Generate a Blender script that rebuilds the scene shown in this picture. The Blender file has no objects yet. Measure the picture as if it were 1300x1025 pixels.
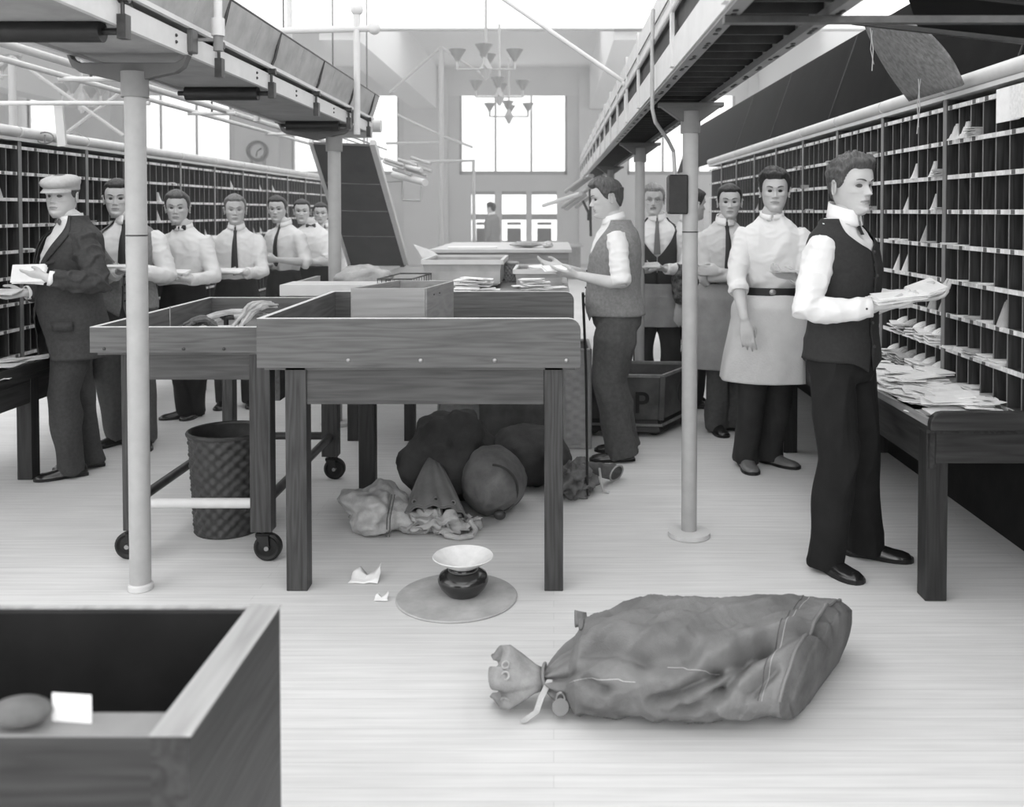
import bpy, bmesh, math, random
from mathutils import Vector, Matrix, noise
V = Vector
PI = math.pi
C = bpy.context.scene.collection
rnd = random.Random(7)

# ------------------------------------------------------------------ camera
H = 1.52
F = 1200.0
PT = math.radians(1.5)
CX, CY = 703.0, 268.0 + F * math.tan(PT)

def ray(px, py):
    a = (px - CX) / F
    b = (CY - py) / F
    return V((a, math.cos(PT) + b * math.sin(PT), -math.sin(PT) + b * math.cos(PT)))

def at(px, py, Y):
    d = ray(px, py)
    t = Y / d.y
    return V((d.x * t, Y, H + d.z * t))

def fl(px, py, z=0.0):
    d = ray(px, py)
    t = (z - H) / d.z
    return V((d.x * t, d.y * t, z))

cam_d = bpy.data.cameras.new('camera')
cam = bpy.data.objects.new('camera', cam_d)
C.objects.link(cam)
cam.location = (0, 0, H)
cam.rotation_euler = (PI / 2 - PT, 0, 0)
cam_d.sensor_fit = 'HORIZONTAL'
cam_d.sensor_width = 36
cam_d.lens = F / 1300 * 36
cam_d.shift_x = (650 - CX) / 1300
cam_d.shift_y = (CY - 512.5) / 1300
cam_d.dof.use_dof = True
cam_d.dof.focus_distance = 4.4
cam_d.dof.aperture_fstop = 3.2
cam_d.clip_start = 0.05
bpy.context.scene.camera = cam
vs = bpy.context.scene.view_settings
vs.view_transform = 'Standard'
vs.look = 'None'
vs.gamma = 1
vs.exposure = 0.95

# ------------------------------------------------------------------ materials
M = {}

def mat(name, col, rough=0.6, metal=0.0, nscale=0, namp=0.0, bump=0.0, bscale=60, stretch=(1, 1, 1), spec=0.3, emit=0):
    m = bpy.data.materials.new(name)
    m.use_nodes = True
    nt = m.node_tree
    b = nt.nodes['Principled BSDF']
    b.inputs['Base Color'].default_value = (col, col, col, 1)
    b.inputs['Roughness'].default_value = rough
    b.inputs['Metallic'].default_value = metal
    b.inputs['Specular IOR Level'].default_value = spec
    tc = nt.nodes.new('ShaderNodeTexCoord')
    mp = nt.nodes.new('ShaderNodeMapping')
    mp.inputs['Scale'].default_value = stretch
    nt.links.new(tc.outputs['Object'], mp.inputs['Vector'])
    if nscale:
        n = nt.nodes.new('ShaderNodeTexNoise')
        n.inputs['Scale'].default_value = nscale
        n.inputs['Detail'].default_value = 6
        n.inputs['Roughness'].default_value = 0.6
        nt.links.new(mp.outputs[0], n.inputs['Vector'])
        r = nt.nodes.new('ShaderNodeMapRange')
        r.inputs['From Min'].default_value = 0.3
        r.inputs['From Max'].default_value = 0.7
        r.inputs['To Min'].default_value = col * (1 - namp)
        r.inputs['To Max'].default_value = min(1, col * (1 + namp))
        nt.links.new(n.outputs['Fac'], r.inputs['Value'])
        nt.links.new(r.outputs[0], b.inputs['Base Color'])
    if bump:
        n = nt.nodes.new('ShaderNodeTexNoise')
        n.inputs['Scale'].default_value = bscale
        n.inputs['Detail'].default_value = 4
        nt.links.new(mp.outputs[0], n.inputs['Vector'])
        bp = nt.nodes.new('ShaderNodeBump')
        bp.inputs['Strength'].default_value = bump
        bp.inputs['Distance'].default_value = 0.01
        nt.links.new(n.outputs['Fac'], bp.inputs['Height'])
        nt.links.new(bp.outputs[0], b.inputs['Normal'])
    if emit:
        b.inputs['Emission Color'].default_value = (1, 1, 1, 1)
        b.inputs['Emission Strength'].default_value = emit
    M[name] = m
    return m

def wood(name, lo, hi, axis='x', scale=1.0, rough=0.45):
    m = bpy.data.materials.new(name)
    m.use_nodes = True
    nt = m.node_tree
    b = nt.nodes['Principled BSDF']
    b.inputs['Roughness'].default_value = rough
    b.inputs['Specular IOR Level'].default_value = 0.3
    tc = nt.nodes.new('ShaderNodeTexCoord')
    mp = nt.nodes.new('ShaderNodeMapping')
    s = {'x': (0.6, 9, 9), 'y': (9, 0.6, 9), 'z': (9, 9, 0.6)}[axis]
    mp.inputs['Scale'].default_value = [k * scale for k in s]
    nt.links.new(tc.outputs['Object'], mp.inputs['Vector'])
    n1 = nt.nodes.new('ShaderNodeTexNoise')
    n1.inputs['Scale'].default_value = 1.6
    n1.inputs['Detail'].default_value = 3
    nt.links.new(mp.outputs[0], n1.inputs['Vector'])
    mul = nt.nodes.new('ShaderNodeMath'); mul.operation = 'MULTIPLY'
    mul.inputs[1].default_value = 9.0
    nt.links.new(n1.outputs['Fac'], mul.inputs[0])
    fr = nt.nodes.new('ShaderNodeMath'); fr.operation = 'PINGPONG'
    fr.inputs[1].default_value = 0.5
    nt.links.new(mul.outputs[0], fr.inputs[0])
    n2 = nt.nodes.new('ShaderNodeTexNoise')
    n2.inputs['Scale'].default_value = 9
    n2.inputs['Detail'].default_value = 8
    nt.links.new(mp.outputs[0], n2.inputs['Vector'])
    ad = nt.nodes.new('ShaderNodeMath'); ad.operation = 'MULTIPLY_ADD'
    ad.inputs[1].default_value = 1.1
    nt.links.new(n2.outputs['Fac'], ad.inputs[0])
    nt.links.new(fr.outputs[0], ad.inputs[2])
    r = nt.nodes.new('ShaderNodeMapRange')
    r.inputs['From Min'].default_value = 0.35
    r.inputs['From Max'].default_value = 1.1
    r.inputs['To Min'].default_value = lo
    r.inputs['To Max'].default_value = hi
    nt.links.new(ad.outputs[0], r.inputs['Value'])
    nt.links.new(r.outputs[0], b.inputs['Base Color'])
    bp = nt.nodes.new('ShaderNodeBump')
    bp.inputs['Strength'].default_value = 0.15
    bp.inputs['Distance'].default_value = 0.004
    nt.links.new(ad.outputs[0], bp.inputs['Height'])
    nt.links.new(bp.outputs[0], b.inputs['Normal'])
    M[name] = m
    return m

def floor_mat():
    m = bpy.data.materials.new('floor_boards')
    m.use_nodes = True
    nt = m.node_tree
    b = nt.nodes['Principled BSDF']
    tc = nt.nodes.new('ShaderNodeTexCoord')
    br = nt.nodes.new('ShaderNodeTexBrick')
    br.inputs['Scale'].default_value = 1.0
    br.inputs['Color1'].default_value = (.69, .69, .69, 1)
    br.inputs['Color2'].default_value = (.72, .72, .72, 1)
    br.inputs['Mortar'].default_value = (.60, .60, .60, 1)
    br.inputs['Brick Width'].default_value = 3.2
    br.inputs['Row Height'].default_value = 0.057
    br.inputs['Mortar Size'].default_value = 0.0018
    br.inputs['Mortar Smooth'].default_value = 0.6
    br.offset = 0.37
    nt.links.new(tc.outputs['Object'], br.inputs['Vector'])
    mp = nt.nodes.new('ShaderNodeMapping')
    mp.inputs['Scale'].default_value = (0.8, 16, 1)
    nt.links.new(tc.outputs['Object'], mp.inputs['Vector'])
    n = nt.nodes.new('ShaderNodeTexNoise')
    n.inputs['Scale'].default_value = 3
    n.inputs['Detail'].default_value = 8
    nt.links.new(mp.outputs[0], n.inputs['Vector'])
    n2 = nt.nodes.new('ShaderNodeTexNoise')
    n2.inputs['Scale'].default_value = 0.9
    n2.inputs['Detail'].default_value = 7
    nt.links.new(tc.outputs['Object'], n2.inputs['Vector'])
    r = nt.nodes.new('ShaderNodeMapRange')
    r.inputs['From Min'].default_value = 0.3; r.inputs['From Max'].default_value = 0.7
    r.inputs['To Min'].default_value = 0.90; r.inputs['To Max'].default_value = 1.06
    nt.links.new(n.outputs['Fac'], r.inputs['Value'])
    r2 = nt.nodes.new('ShaderNodeMapRange')
    r2.inputs['From Min'].default_value = 0.35; r2.inputs['From Max'].default_value = 0.65
    r2.inputs['To Min'].default_value = 0.9; r2.inputs['To Max'].default_value = 1.06
    nt.links.new(n2.outputs['Fac'], r2.inputs['Value'])
    mu = nt.nodes.new('ShaderNodeMath'); mu.operation = 'MULTIPLY'
    nt.links.new(r.outputs[0], mu.inputs[0]); nt.links.new(r2.outputs[0], mu.inputs[1])
    mx = nt.nodes.new('ShaderNodeVectorMath'); mx.operation = 'SCALE'
    nt.links.new(br.outputs['Color'], mx.inputs[0])
    nt.links.new(mu.outputs[0], mx.inputs['Scale'])
    nt.links.new(mx.outputs[0], b.inputs['Base Color'])
    b.inputs['Roughness'].default_value = 0.55
    b.inputs['Specular IOR Level'].default_value = 0.25
    M['floor'] = m

def wicker(name, lo, hi, sx=38, sz=38):
    m = bpy.data.materials.new(name)
    m.use_nodes = True
    nt = m.node_tree
    b = nt.nodes['Principled BSDF']
    tc = nt.nodes.new('ShaderNodeTexCoord')
    n = nt.nodes.new('ShaderNodeTexNoise')
    n.inputs['Scale'].default_value = 25
    nt.links.new(tc.outputs['Object'], n.inputs['Vector'])
    r = nt.nodes.new('ShaderNodeMapRange')
    r.inputs['To Min'].default_value = lo; r.inputs['To Max'].default_value = hi
    nt.links.new(n.outputs['Fac'], r.inputs['Value'])
    nt.links.new(r.outputs[0], b.inputs['Base Color'])
    b.inputs['Roughness'].default_value = 0.5
    M[name] = m

floor_mat()
mat('plaster', .78, .8, nscale=1.5, namp=.05)
mat('ceiling_plaster', .82, .8)
mat('pier_plaster', .72, .8, nscale=1.2, namp=.05)
mat('glow', .4, .5, emit=.80)
mat('front_glow', .3, .5, emit=1.75)
mat('sky_glow', .3, .5, emit=.90)
mat('frame_paint', .42, .5)
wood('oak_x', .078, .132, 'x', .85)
wood('apron_shade_x', .050, .088, 'x', .85)  # oak darkened: shade below the front boards put into the colour
wood('oak_z', .028, .066, 'z', .8)
wood('oak_y', .07, .15, 'y', .6)
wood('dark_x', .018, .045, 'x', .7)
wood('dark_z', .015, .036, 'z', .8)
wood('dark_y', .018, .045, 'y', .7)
wood('pale_x', .22, .30, 'x', .7)
wood('pale_y', .25, .33, 'y', .7)
wood('rim_y', .26, .42, 'y', .5)
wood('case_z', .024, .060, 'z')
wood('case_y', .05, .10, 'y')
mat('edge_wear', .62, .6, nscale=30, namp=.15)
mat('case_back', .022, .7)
mat('label_white', .78, .6, nscale=60, namp=.15)
mat('label_dark', .12, .6)
mat('paper', .86, .7, nscale=20, namp=.06)
mat('paper_grey', .50, .7, nscale=14, namp=.15)
mat('paint_light', .62, .45, nscale=10, namp=.06)
mat('paint_dark', .11, .45, nscale=8, namp=.15)
mat('paint_grey', .22, .42, nscale=8, namp=.12)
mat('paint_column', .40, .38, nscale=12, namp=.08)
mat('belt', .34, .75, nscale=7, namp=.14, bump=.1)
mat('black_iron', .018, .4, nscale=20, namp=.3)
mat('iron', .06, .35, metal=.3, nscale=20, namp=.3)
mat('steel', .35, .3, metal=.8, nscale=15, namp=.2)
mat('galv', .40, .55, metal=.0, nscale=7, namp=.2)
mat('chute_grey', .09, .7, nscale=5, namp=.15)
mat('screen_dark', .010, .95, spec=.08, nscale=5, namp=.25)
mat('canvas_board', .24, .8, nscale=50, namp=.35, stretch=(1, 1, .35))
mat('slat_dark', .04, .6, nscale=12, namp=.3)
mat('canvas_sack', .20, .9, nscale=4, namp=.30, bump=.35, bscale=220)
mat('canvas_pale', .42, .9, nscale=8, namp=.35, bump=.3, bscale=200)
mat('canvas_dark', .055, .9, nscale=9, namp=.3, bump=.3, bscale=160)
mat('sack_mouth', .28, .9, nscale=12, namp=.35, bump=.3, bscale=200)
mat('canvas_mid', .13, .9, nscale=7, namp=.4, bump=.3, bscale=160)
mat('seam', .10, .9, nscale=30, namp=.4)
mat('brass', .45, .35, metal=.7)
mat('leather_cart', .07, .55, nscale=6, namp=.5)
mat('rawhide', .20, .5, nscale=20, namp=.3)
mat('skin', .57, .5, nscale=18, namp=.06, spec=.35)
mat('lip', .34, .5)
mat('eye_white', .55, .3)
mat('iris', .06, .2, spec=.6)
mat('hair_dark', .028, .5, nscale=40, namp=.5, bump=.6, bscale=60, spec=.5, stretch=(3, .6, 1))
mat('hair_mid', .085, .5, nscale=40, namp=.5, bump=.6, bscale=60, spec=.5, stretch=(3, .6, 1))
mat('hair_fair', .17, .5, nscale=40, namp=.45, bump=.6, bscale=60, spec=.5, stretch=(3, .6, 1))
mat('hair_grey', .30, .5, nscale=40, namp=.4, bump=.6, bscale=60, spec=.5, stretch=(3, .6, 1))
mat('shirt', .80, .8, bump=.3, bscale=12)
mat('edge_grey', .20, .6)
mat('shirt_grey', .60, .8, bump=.25, bscale=14)
mat('collar', .92, .5)
mat('vest_dark', .032, .85, nscale=70, namp=.15)
mat('vest_grey', .24, .85, nscale=60, namp=.2)
mat('suit', .055, .85, nscale=60, namp=.2, bump=.3, bscale=9)
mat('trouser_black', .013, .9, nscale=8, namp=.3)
mat('trouser_dark', .03, .9, nscale=8, namp=.25)
mat('trouser_grey', .085, .9, nscale=40, namp=.2)
mat('apron_pale', .64, .9, nscale=8, namp=.08, bump=.25, bscale=90)
mat('apron_grey', .30, .9, nscale=12, namp=.12, bump=.3, bscale=120)
mat('sleeve_pattern', .10, .9, nscale=22, namp=1.6)
mat('cap_cloth', .50, .9, nscale=60, namp=.08)
mat('tie_dark', .025, .5)
mat('tie_grey', .16, .6)
mat('shoe', .018, .22, spec=.8)
mat('shoe_tan', .16, .3, spec=.6)
mat('belt_leather', .02, .35)
mat('enamel', .80, .25, nscale=14, namp=.12)
mat('spit_black', .02, .18, spec=.8)
mat('felt_mat', .42, .8, nscale=9, namp=.2)
mat('stencil', .012, .8)
mat('stencil_soft', .06, .8)
wicker('wicker_dark', .022, .07)
wicker('wicker_pale', .25, .42)
mat('rope', .5, .8)
mat('shade', .26, .5)

# ------------------------------------------------------------------ mesh tools
class MB:
    def __init__(s):
        s.v = []; s.f = []; s.m = []
    def add(s, vs_, fs, mi=0):
        o = len(s.v)
        s.v += [V(x) for x in vs_]
        s.f += [tuple(i + o for i in f) for f in fs]
        s.m += [mi] * len(fs)
        return s
    def box(s, x0, x1, y0, y1, z0, z1, mi=0):
        if x0 > x1: x0, x1 = x1, x0
        if y0 > y1: y0, y1 = y1, y0
        if z0 > z1: z0, z1 = z1, z0
        return s.add([(x0, y0, z0), (x1, y0, z0), (x1, y1, z0), (x0, y1, z0), (x0, y0, z1), (x1, y0, z1), (x1, y1, z1), (x0, y1, z1)],
                     [(3, 2, 1, 0), (4, 5, 6, 7), (0, 1, 5, 4), (1, 2, 6, 5), (2, 3, 7, 6), (3, 0, 4, 7)], mi)
    def hexa(s, p, mi=0):   # 8 points, bottom loop then top loop
        return s.add(p, [(3, 2, 1, 0), (4, 5, 6, 7), (0, 1, 5, 4), (1, 2, 6, 5), (2, 3, 7, 6), (3, 0, 4, 7)], mi)
    def bar(s, a, b, w, h, mi=0, up=V((0, 0, 1))):
        a = V(a); b = V(b); d = (b - a).normalized()
        if abs(d.dot(up)) > .98: up = V((0, 1, 0))
        r = d.cross(up).normalized() * (w / 2); u = r.cross(d).normalized() * (h / 2)
        return s.hexa([a - r - u, a + r - u, b + r - u, b - r - u, a - r + u, a + r + u, b + r + u, b - r + u], mi)
    def rings(s, rs, mi=0, cap=True, close=True):
        n = len(rs[0]); vs_ = [p for r in rs for p in r]; fs = []
        for i in range(len(rs) - 1):
            for j in range(n if close else n - 1):
                k = (j + 1) % n
                fs.append((i * n + j, i * n + k, (i + 1) * n + k, (i + 1) * n + j))
        if cap:
            fs.append(tuple(range(n - 1, -1, -1)))
            fs.append(tuple((len(rs) - 1) * n + j for j in range(n)))
        return s.add(vs_, fs, mi)
    def tube(s, pts, r, n=10, mi=0, round_=False, cap=True):
        pts = [V(p) for p in pts]
        rr = r if isinstance(r, (list, tuple)) else [r] * len(pts)
        if round_:
            d0 = (pts[0] - pts[1]).normalized(); d1 = (pts[-1] - pts[-2]).normalized()
            a = [(pts[0] + d0 * rr[0] * math.sin(t), rr[0] * math.cos(t)) for t in (1.35, .95, .5)]
            b = [(pts[-1] + d1 * rr[-1] * math.sin(t), rr[-1] * math.cos(t)) for t in (.5, .95, 1.35)]
            P = a + list(zip(pts, rr)) + b
        else:
            P = list(zip(pts, rr))
        out = []; u = None
        for i, (p, q) in enumerate(P):
            d = (P[min(i + 1, len(P) - 1)][0] - P[max(i - 1, 0)][0])
            if d.length < 1e-9: d = V((0, 0, 1))
            d.normalize()
            if u is None:
                u = d.orthogonal().normalized()
            else:
                u = (u - d * u.dot(d))
                u = u.normalized() if u.length > 1e-6 else d.orthogonal().normalized()
            w = d.cross(u)
            out.append([p + (u * math.cos(2 * PI * k / n) + w * math.sin(2 * PI * k / n)) * q for k in range(n)])
        return s.rings(out, mi, cap)
    def lathe(s, prof, c=(0, 0, 0), n=40, mi=0, cap=False):
        c = V(c)
        rs = [[c + V((r * math.cos(2 * PI * k / n), r * math.sin(2 * PI * k / n), z)) for k in range(n)] for r, z in prof]
        return s.rings(rs, mi, cap)
    def ell(s, c, r, n=16, mi=0, R=None):
        c = V(c); rs = []
        for i in range(1, n):
            t = PI * i / n
            ring = []
            for k in range(n * 2):
                p = V((r[0] * math.sin(t) * math.cos(PI * k / n), r[1] * math.sin(t) * math.sin(PI * k / n), -r[2] * math.cos(t)))
                ring.append(c + (R @ p if R else p))
            rs.append(ring)
        return s.rings(rs, mi, True)
    def build(s, name, mats, parent=None, smooth=False, bevel=0, angle=40, solid=0, kind=None):
        me = bpy.data.meshes.new(name)
        off = V(parent.get('_w', (0, 0, 0))) if parent else V((0, 0, 0))
        me.from_pydata([tuple(p - off) for p in s.v], [], s.f)
        if not isinstance(mats, (list, tuple)): mats = [mats]
        for m in mats: me.materials.append(M[m] if isinstance(m, str) else m)
        me.polygons.foreach_set('material_index', s.m)
        me.validate()
        bm = bmesh.new(); bm.from_mesh(me)
        bmesh.ops.recalc_face_normals(bm, faces=bm.faces)
        bm.to_mesh(me); bm.free()
        if smooth:
            me.polygons.foreach_set('use_smooth', [True] * len(me.polygons))
            if angle < 180: me.set_sharp_from_angle(angle=math.radians(angle))
        o = bpy.data.objects.new(name, me)
        C.objects.link(o)
        if parent:
            o.parent = parent
            if parent.type == 'MESH' or parent.parent: pass
            o['_w'] = tuple(off)
        if solid:
            md = o.modifiers.new('solid', 'SOLIDIFY'); md.thickness = solid; md.offset = 0
        if bevel:
            md = o.modifiers.new('bevel', 'BEVEL'); md.width = bevel; md.segments = 2
            md.limit_method = 'ANGLE'; md.angle_limit = math.radians(50)
        if kind: o['kind'] = kind
        return o

def tag(o, label=None, cat=None, group=None, kind=None):
    if label: o['label'] = label
    if cat: o['category'] = cat
    if group: o['group'] = group
    if kind: o['kind'] = kind
    return o

def thing(name, loc, label, cat, group=None, rz=0):
    o = bpy.data.objects.new(name, None)
    o.empty_display_size = .1
    C.objects.link(o)
    o.location = loc
    o['_w'] = tuple(loc)
    if rz: o.rotation_euler = (0, 0, rz)
    return tag(o, label, cat, group)

def kids(o):
    return [c for c in bpy.data.objects if c.parent == o]

def dup(root, loc, label=None, group=None, rz=None):
    ch1 = kids(root)
    r = root.copy(); C.objects.link(r); r.location = loc
    if rz is not None: r.rotation_euler = (0, 0, rz)
    if label: r['label'] = label
    if group: r['group'] = group
    for ch in ch1:
        g1 = kids(ch)
        c = ch.copy(); C.objects.link(c); c.parent = r
        for g in g1:
            d = g.copy(); C.objects.link(d); d.parent = c
    return r

def S(o):   # part of the setting
    o['kind'] = 'structure'
    return o

def fold(p, sc, amp, seed=0, st=(1, 1, 1)):
    return (noise.noise(V((p.x * sc * st[0] + seed, p.y * sc * st[1], p.z * sc * st[2]))) +
            .5 * noise.noise(V((p.x * sc * 2 * st[0], p.y * sc * 2 * st[1] + seed, p.z * sc * 2 * st[2])))) * amp
# ------------------------------------------------------------------ the room
FY = 27.0          # far wall
XL, XR, YB = -15.0, 7.5, -5.0
ZC = 5.6           # plaster ceiling beyond the laylight
ZL = 4.55          # laylight level
YL = 15.8

S(MB().box(XL, XR, YB, FY, -.1, 0).build('floor', 'floor'))
S(MB().box(XL, XR, YL + .25, FY + .3, ZC, ZC + .2).build('ceiling', 'ceiling_plaster'))
S(MB().box(XL, XR, YB, YL, ZL + .02, ZL + .06).build('ceiling_laylight', 'glow'))
hb = MB().box(XL, XR, YL, YL + .25, ZL, ZC + .2)
S(hb.build('trim_laylight_header', 'plaster'))
rb = MB()
for k in range(-4, 5):
    rb.box(-1.9 + k * 2.4 - .02, -1.9 + k * 2.4 + .02, YB, YL, ZL - .01, ZL + .02)
S(MB().box(XL, XR, YL + .3, 20.4, ZC - .03, ZC - .01).build('ceiling_fill_far', 'glow'))  # hidden glowing panel added behind the header to brighten the far wall
# far wall with openings
pitch = 213 / 1200 * FY
x0w = at(583, 160, FY).x
x1w = at(720, 160, FY).x
ww = x1w - x0w
zt = at(650, 98, FY).z
zb = at(650, 222, FY).z
wins = [x0w + pitch * k for k in (-3, -2, -1, 0, 1)] 
dx = [(598, 628), (637, 668), (675, 707)]
doors = [(at(a, 280, FY).x, at(b, 280, FY).x) for a, b in dx]
zd1 = at(650, 243, FY).z
fw = MB()
edges = []
prev = XL
for x in wins:
    fw.box(prev, x, FY, FY + .4, 0, ZC)
    fw.box(x, x + ww, FY, FY + .4, zt, ZC)
    prev = x + ww
fw.box(prev, XR, FY, FY + .4, 0, ZC)
for x in wins:
    if abs(x - x0w) > .1: fw.box(x, x + ww, FY, FY + .4, 0, zb)
px = x0w
for a, b in doors:
    fw.box(px, a, FY, FY + .4, 0, zd1)
    px = b
fw.box(px, x1w, FY, FY + .4, 0, zd1)
fw.box(x0w, x1w, FY, FY + .4, zd1, zb)
S(fw.build('wall_back', 'pier_plaster'))
for i, x in enumerate(wins):
    w = MB()
    w.box(x, x + ww, FY + .2, FY + .24, zb, zt)
    wo = S(w.build('window_%d' % (i + 1), 'sky_glow'))
    f = MB()
    for q in (x, x + ww - .06): f.box(q, q + .06, FY + .05, FY + .2, zb, zt)
    for q in (zb, zt - .1): f.box(x, x + ww, FY + .05, FY + .2, q, q + .1)
    for q in (1 / 3, 2 / 3): f.box(x + ww * q - .025, x + ww * q + .025, FY + .12, FY + .2, zb, zt)
    f.build('window_frame', 'frame_paint', wo)
for i, (a, b) in enumerate(doors):
    d = MB()
    g = MB()
    w = b - a
    zg = [(at(650, 272, FY).z, at(650, 247, FY).z), (at(650, 306, FY).z, at(650, 279, FY).z)]
    d.box(a, b, FY + .1, FY + .16, 0, zg[1][0])
    d.box(a, b, FY + .1, FY + .16, zg[1][1], zg[0][0])
    d.box(a, b, FY + .1, FY + .16, zg[0][1], zd1)
    do = S(d.build('door_%d' % (i + 1), 'frame_paint'))
    for z0, z1 in zg: g.box(a, b, FY + .12, FY + .14, z0, z1)
    g.build('door_glass', 'sky_glow', do)
    q = MB(); q.box(a + w * .22, b - w * .22, FY + .05, FY + .1, zg[1][0], zg[1][0] + .36); q.box(a + w * .22, b - w * .22, FY + .05, FY + .1, zg[1][0] + .46, zg[1][0] + .53)
    q.build('door_panel', 'paint_grey', do)
# piers and ceiling beams running towards us
for i, bx in enumerate([at(541, 140, FY).x + pitch * k for k in (-2, -1, 0)] + [at(763, 140, FY).x, at(763, 140, FY).x + pitch]):
    S(MB().box(bx - .33, bx + .33, YL + .25, FY, at(552, 139, FY).z, ZC).build('trim_beam_%d' % (i + 1), 'ceiling_plaster'))
    S(MB().box(bx - .62, bx + .62, FY - .14, FY, 0, at(552, 98, FY).z).build('trim_pier_%d' % (i + 1), 'plaster'))
S(MB().box(XL, XR, FY - .02, FY, ZC - .8, ZC).build('trim_frieze', 'plaster'))
S(MB().box(XL - .2, XL, YB, FY + .4, 0, ZC + .2).build('wall_left', 'pier_plaster'))
# right wall with high windows
rw = MB()
rw.box(XR, XR + .2, YB, FY + .4, 0, 1.6); rw.box(XR, XR + .2, YB, FY + .4, 4.6, ZC + .2)
yy = YB
for k in range(6):
    rw.box(XR, XR + .2, yy, yy + 1.4, 1.6, 4.6)
    wo = S(MB().box(XR + .08, XR + .12, yy + 1.4, yy + 5.3, 1.6, 4.6).build('window_%d' % (10 + k), 'sky_glow'))
    yy += 5.3
S(rw.build('wall_right', 'plaster'))
# wall behind the camera, mostly window
bw = MB().box(XL, XR, YB - .2, YB, 0, .9).box(XL, XR, YB - .2, YB, 4.2, ZC)
for k in range(6):
    x = XL + k * 4.0
    bw.box(x, x + .8, YB - .2, YB, .9, 4.2)
    S(MB().box(x + .8, min(x + 4, XR), YB - .12, YB - .08, .9, 4.2).build('window_%d' % (20 + k), 'front_glow'))
S(bw.build('wall_front', 'plaster'))
w = bpy.data.worlds.new('world'); bpy.context.scene.world = w
w.use_nodes = True
w.node_tree.nodes['Background'].inputs[0].default_value = (1, 1, 1, 1)
w.node_tree.nodes['Background'].inputs[1].default_value = .8

hz = MB().box(XL + .05, XR - .05, 5.1, FY - .02, .02, ZL).build('haze', 'paper')
hz['kind'] = 'stuff'; hz['label'] = 'thin bright haze hanging in the far part of the hall'; hz['category'] = 'haze'
hm_ = bpy.data.materials.new('haze'); hm_.use_nodes = True
nt_ = hm_.node_tree; nt_.nodes.clear()
vo = nt_.nodes.new('ShaderNodeVolumePrincipled'); vo.inputs['Density'].default_value = .021; vo.inputs['Color'].default_value = (.95, .95, .95, 1)
vo.inputs['Anisotropy'].default_value = .3
ou = nt_.nodes.new('ShaderNodeOutputMaterial'); nt_.links.new(vo.outputs[0], ou.inputs['Volume'])
hz.data.materials.clear(); hz.data.materials.append(hm_)

# ------------------------------------------------------------------ pigeonhole cases
SP = .828
NR = 8
RP = .158
def case_section(name, side, x, y, z, label, group):
    """front plane at local x=0, body goes away from the aisle; runs y .. y+SP"""
    t = thing(name, (x, y, 0), label, 'mail case', group)
    s = side
    D = .30
    W = t['_w']
    def B(*a):
        q = MB(); a = list(a)
        q.box(x + s * a[0], x + s * a[1], y + a[2], y + a[3], z + a[4], z + a[5], a[6] if len(a) > 6 else 0)
        return q
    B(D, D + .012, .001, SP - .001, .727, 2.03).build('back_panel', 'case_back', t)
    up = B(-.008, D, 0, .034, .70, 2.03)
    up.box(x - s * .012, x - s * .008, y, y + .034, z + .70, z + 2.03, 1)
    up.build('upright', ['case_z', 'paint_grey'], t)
    for i in range(1, 7):
        yy_ = SP / 7 * i + .012
        dv = B(.004, D, yy_ - .004, yy_ + .004, .727, 2.0)
        dv.box(x + s * .0025, x + s * .004, y + yy_ - .004, y + yy_ + .004, z + .727, z + 2.0, 1)
        dv.build('divider', ['case_z', 'edge_grey'], t)
    for i in range(NR + 1):
        zz = .727 + RP * i
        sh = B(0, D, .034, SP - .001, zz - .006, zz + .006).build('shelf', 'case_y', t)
        st = MB()
        st.box(x - s * .004, x, y + .034, y + SP - .001, z + zz - .011, z + zz + .009, 2)
        for k in range(7):
            r = random.Random(k * 31 + i * 7)
            a = SP / 7 * k + .036
            b_ = a + SP / 7 * .62
            st.box(x - s * .0055, x - s * .004, y + a, y + b_, z + zz - .010, z + zz + .008, 0)
            if r.random() < .45: st.box(x - s * .0065, x - s * .0055, y + a + .03, y + b_ - .012, z + zz - .010, z + zz + .008, 1)
        st.build('label_strip', ['label_white', 'label_dark', 'edge_wear'], sh)
    cn = B(-.02, D, .001, SP - .001, 2.03, 2.05)
    cn.build('cornice', 'paint_light', t)
    rl = MB().tube([(x - s * .005, y + .01, z + 2.085), (x - s * .005, y + SP - .01, z + 2.085)], .034, 12)
    rl.build('rolled_curtain', 'paint_light', t, smooth=True)
    return t

X_R, X_Lf = 1.81, -3.26
YR = [4.344 + SP * k for k in range(-1, 8)]
YLs = [4.09 + SP * k for k in range(12)]
ord_ = ['nearest', 'second', 'third', 'fourth', 'fifth', 'sixth', 'seventh', 'eighth', 'ninth', 'tenth', 'eleventh', 'farthest']
R0 = None
for k, y in enumerate(YR):
    lab = '%s pigeonhole case section along the right wall, counted from the camera' % (ord_[k] if k < len(YR) - 1 else 'farthest')
    if R0 is None: R0 = case_section('mail_case', 1, X_R, y, 0, lab, 'right row of pigeonhole cases')
    else: dup(R0, (X_R, y, 0), lab)
L0 = None
for k, y in enumerate(YLs):
    lab = '%s pigeonhole case section along the left side behind the men, counted from the camera' % ord_[k]
    if L0 is None: L0 = case_section('mail_case', -1, X_Lf, y, 0, lab, 'left row of pigeonhole cases')
    else: dup(L0, (X_Lf, y, 0), lab)
for o in bpy.data.objects:
    if o.get('group') == 'left row of pigeonhole cases': o.location.z = -.085

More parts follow.
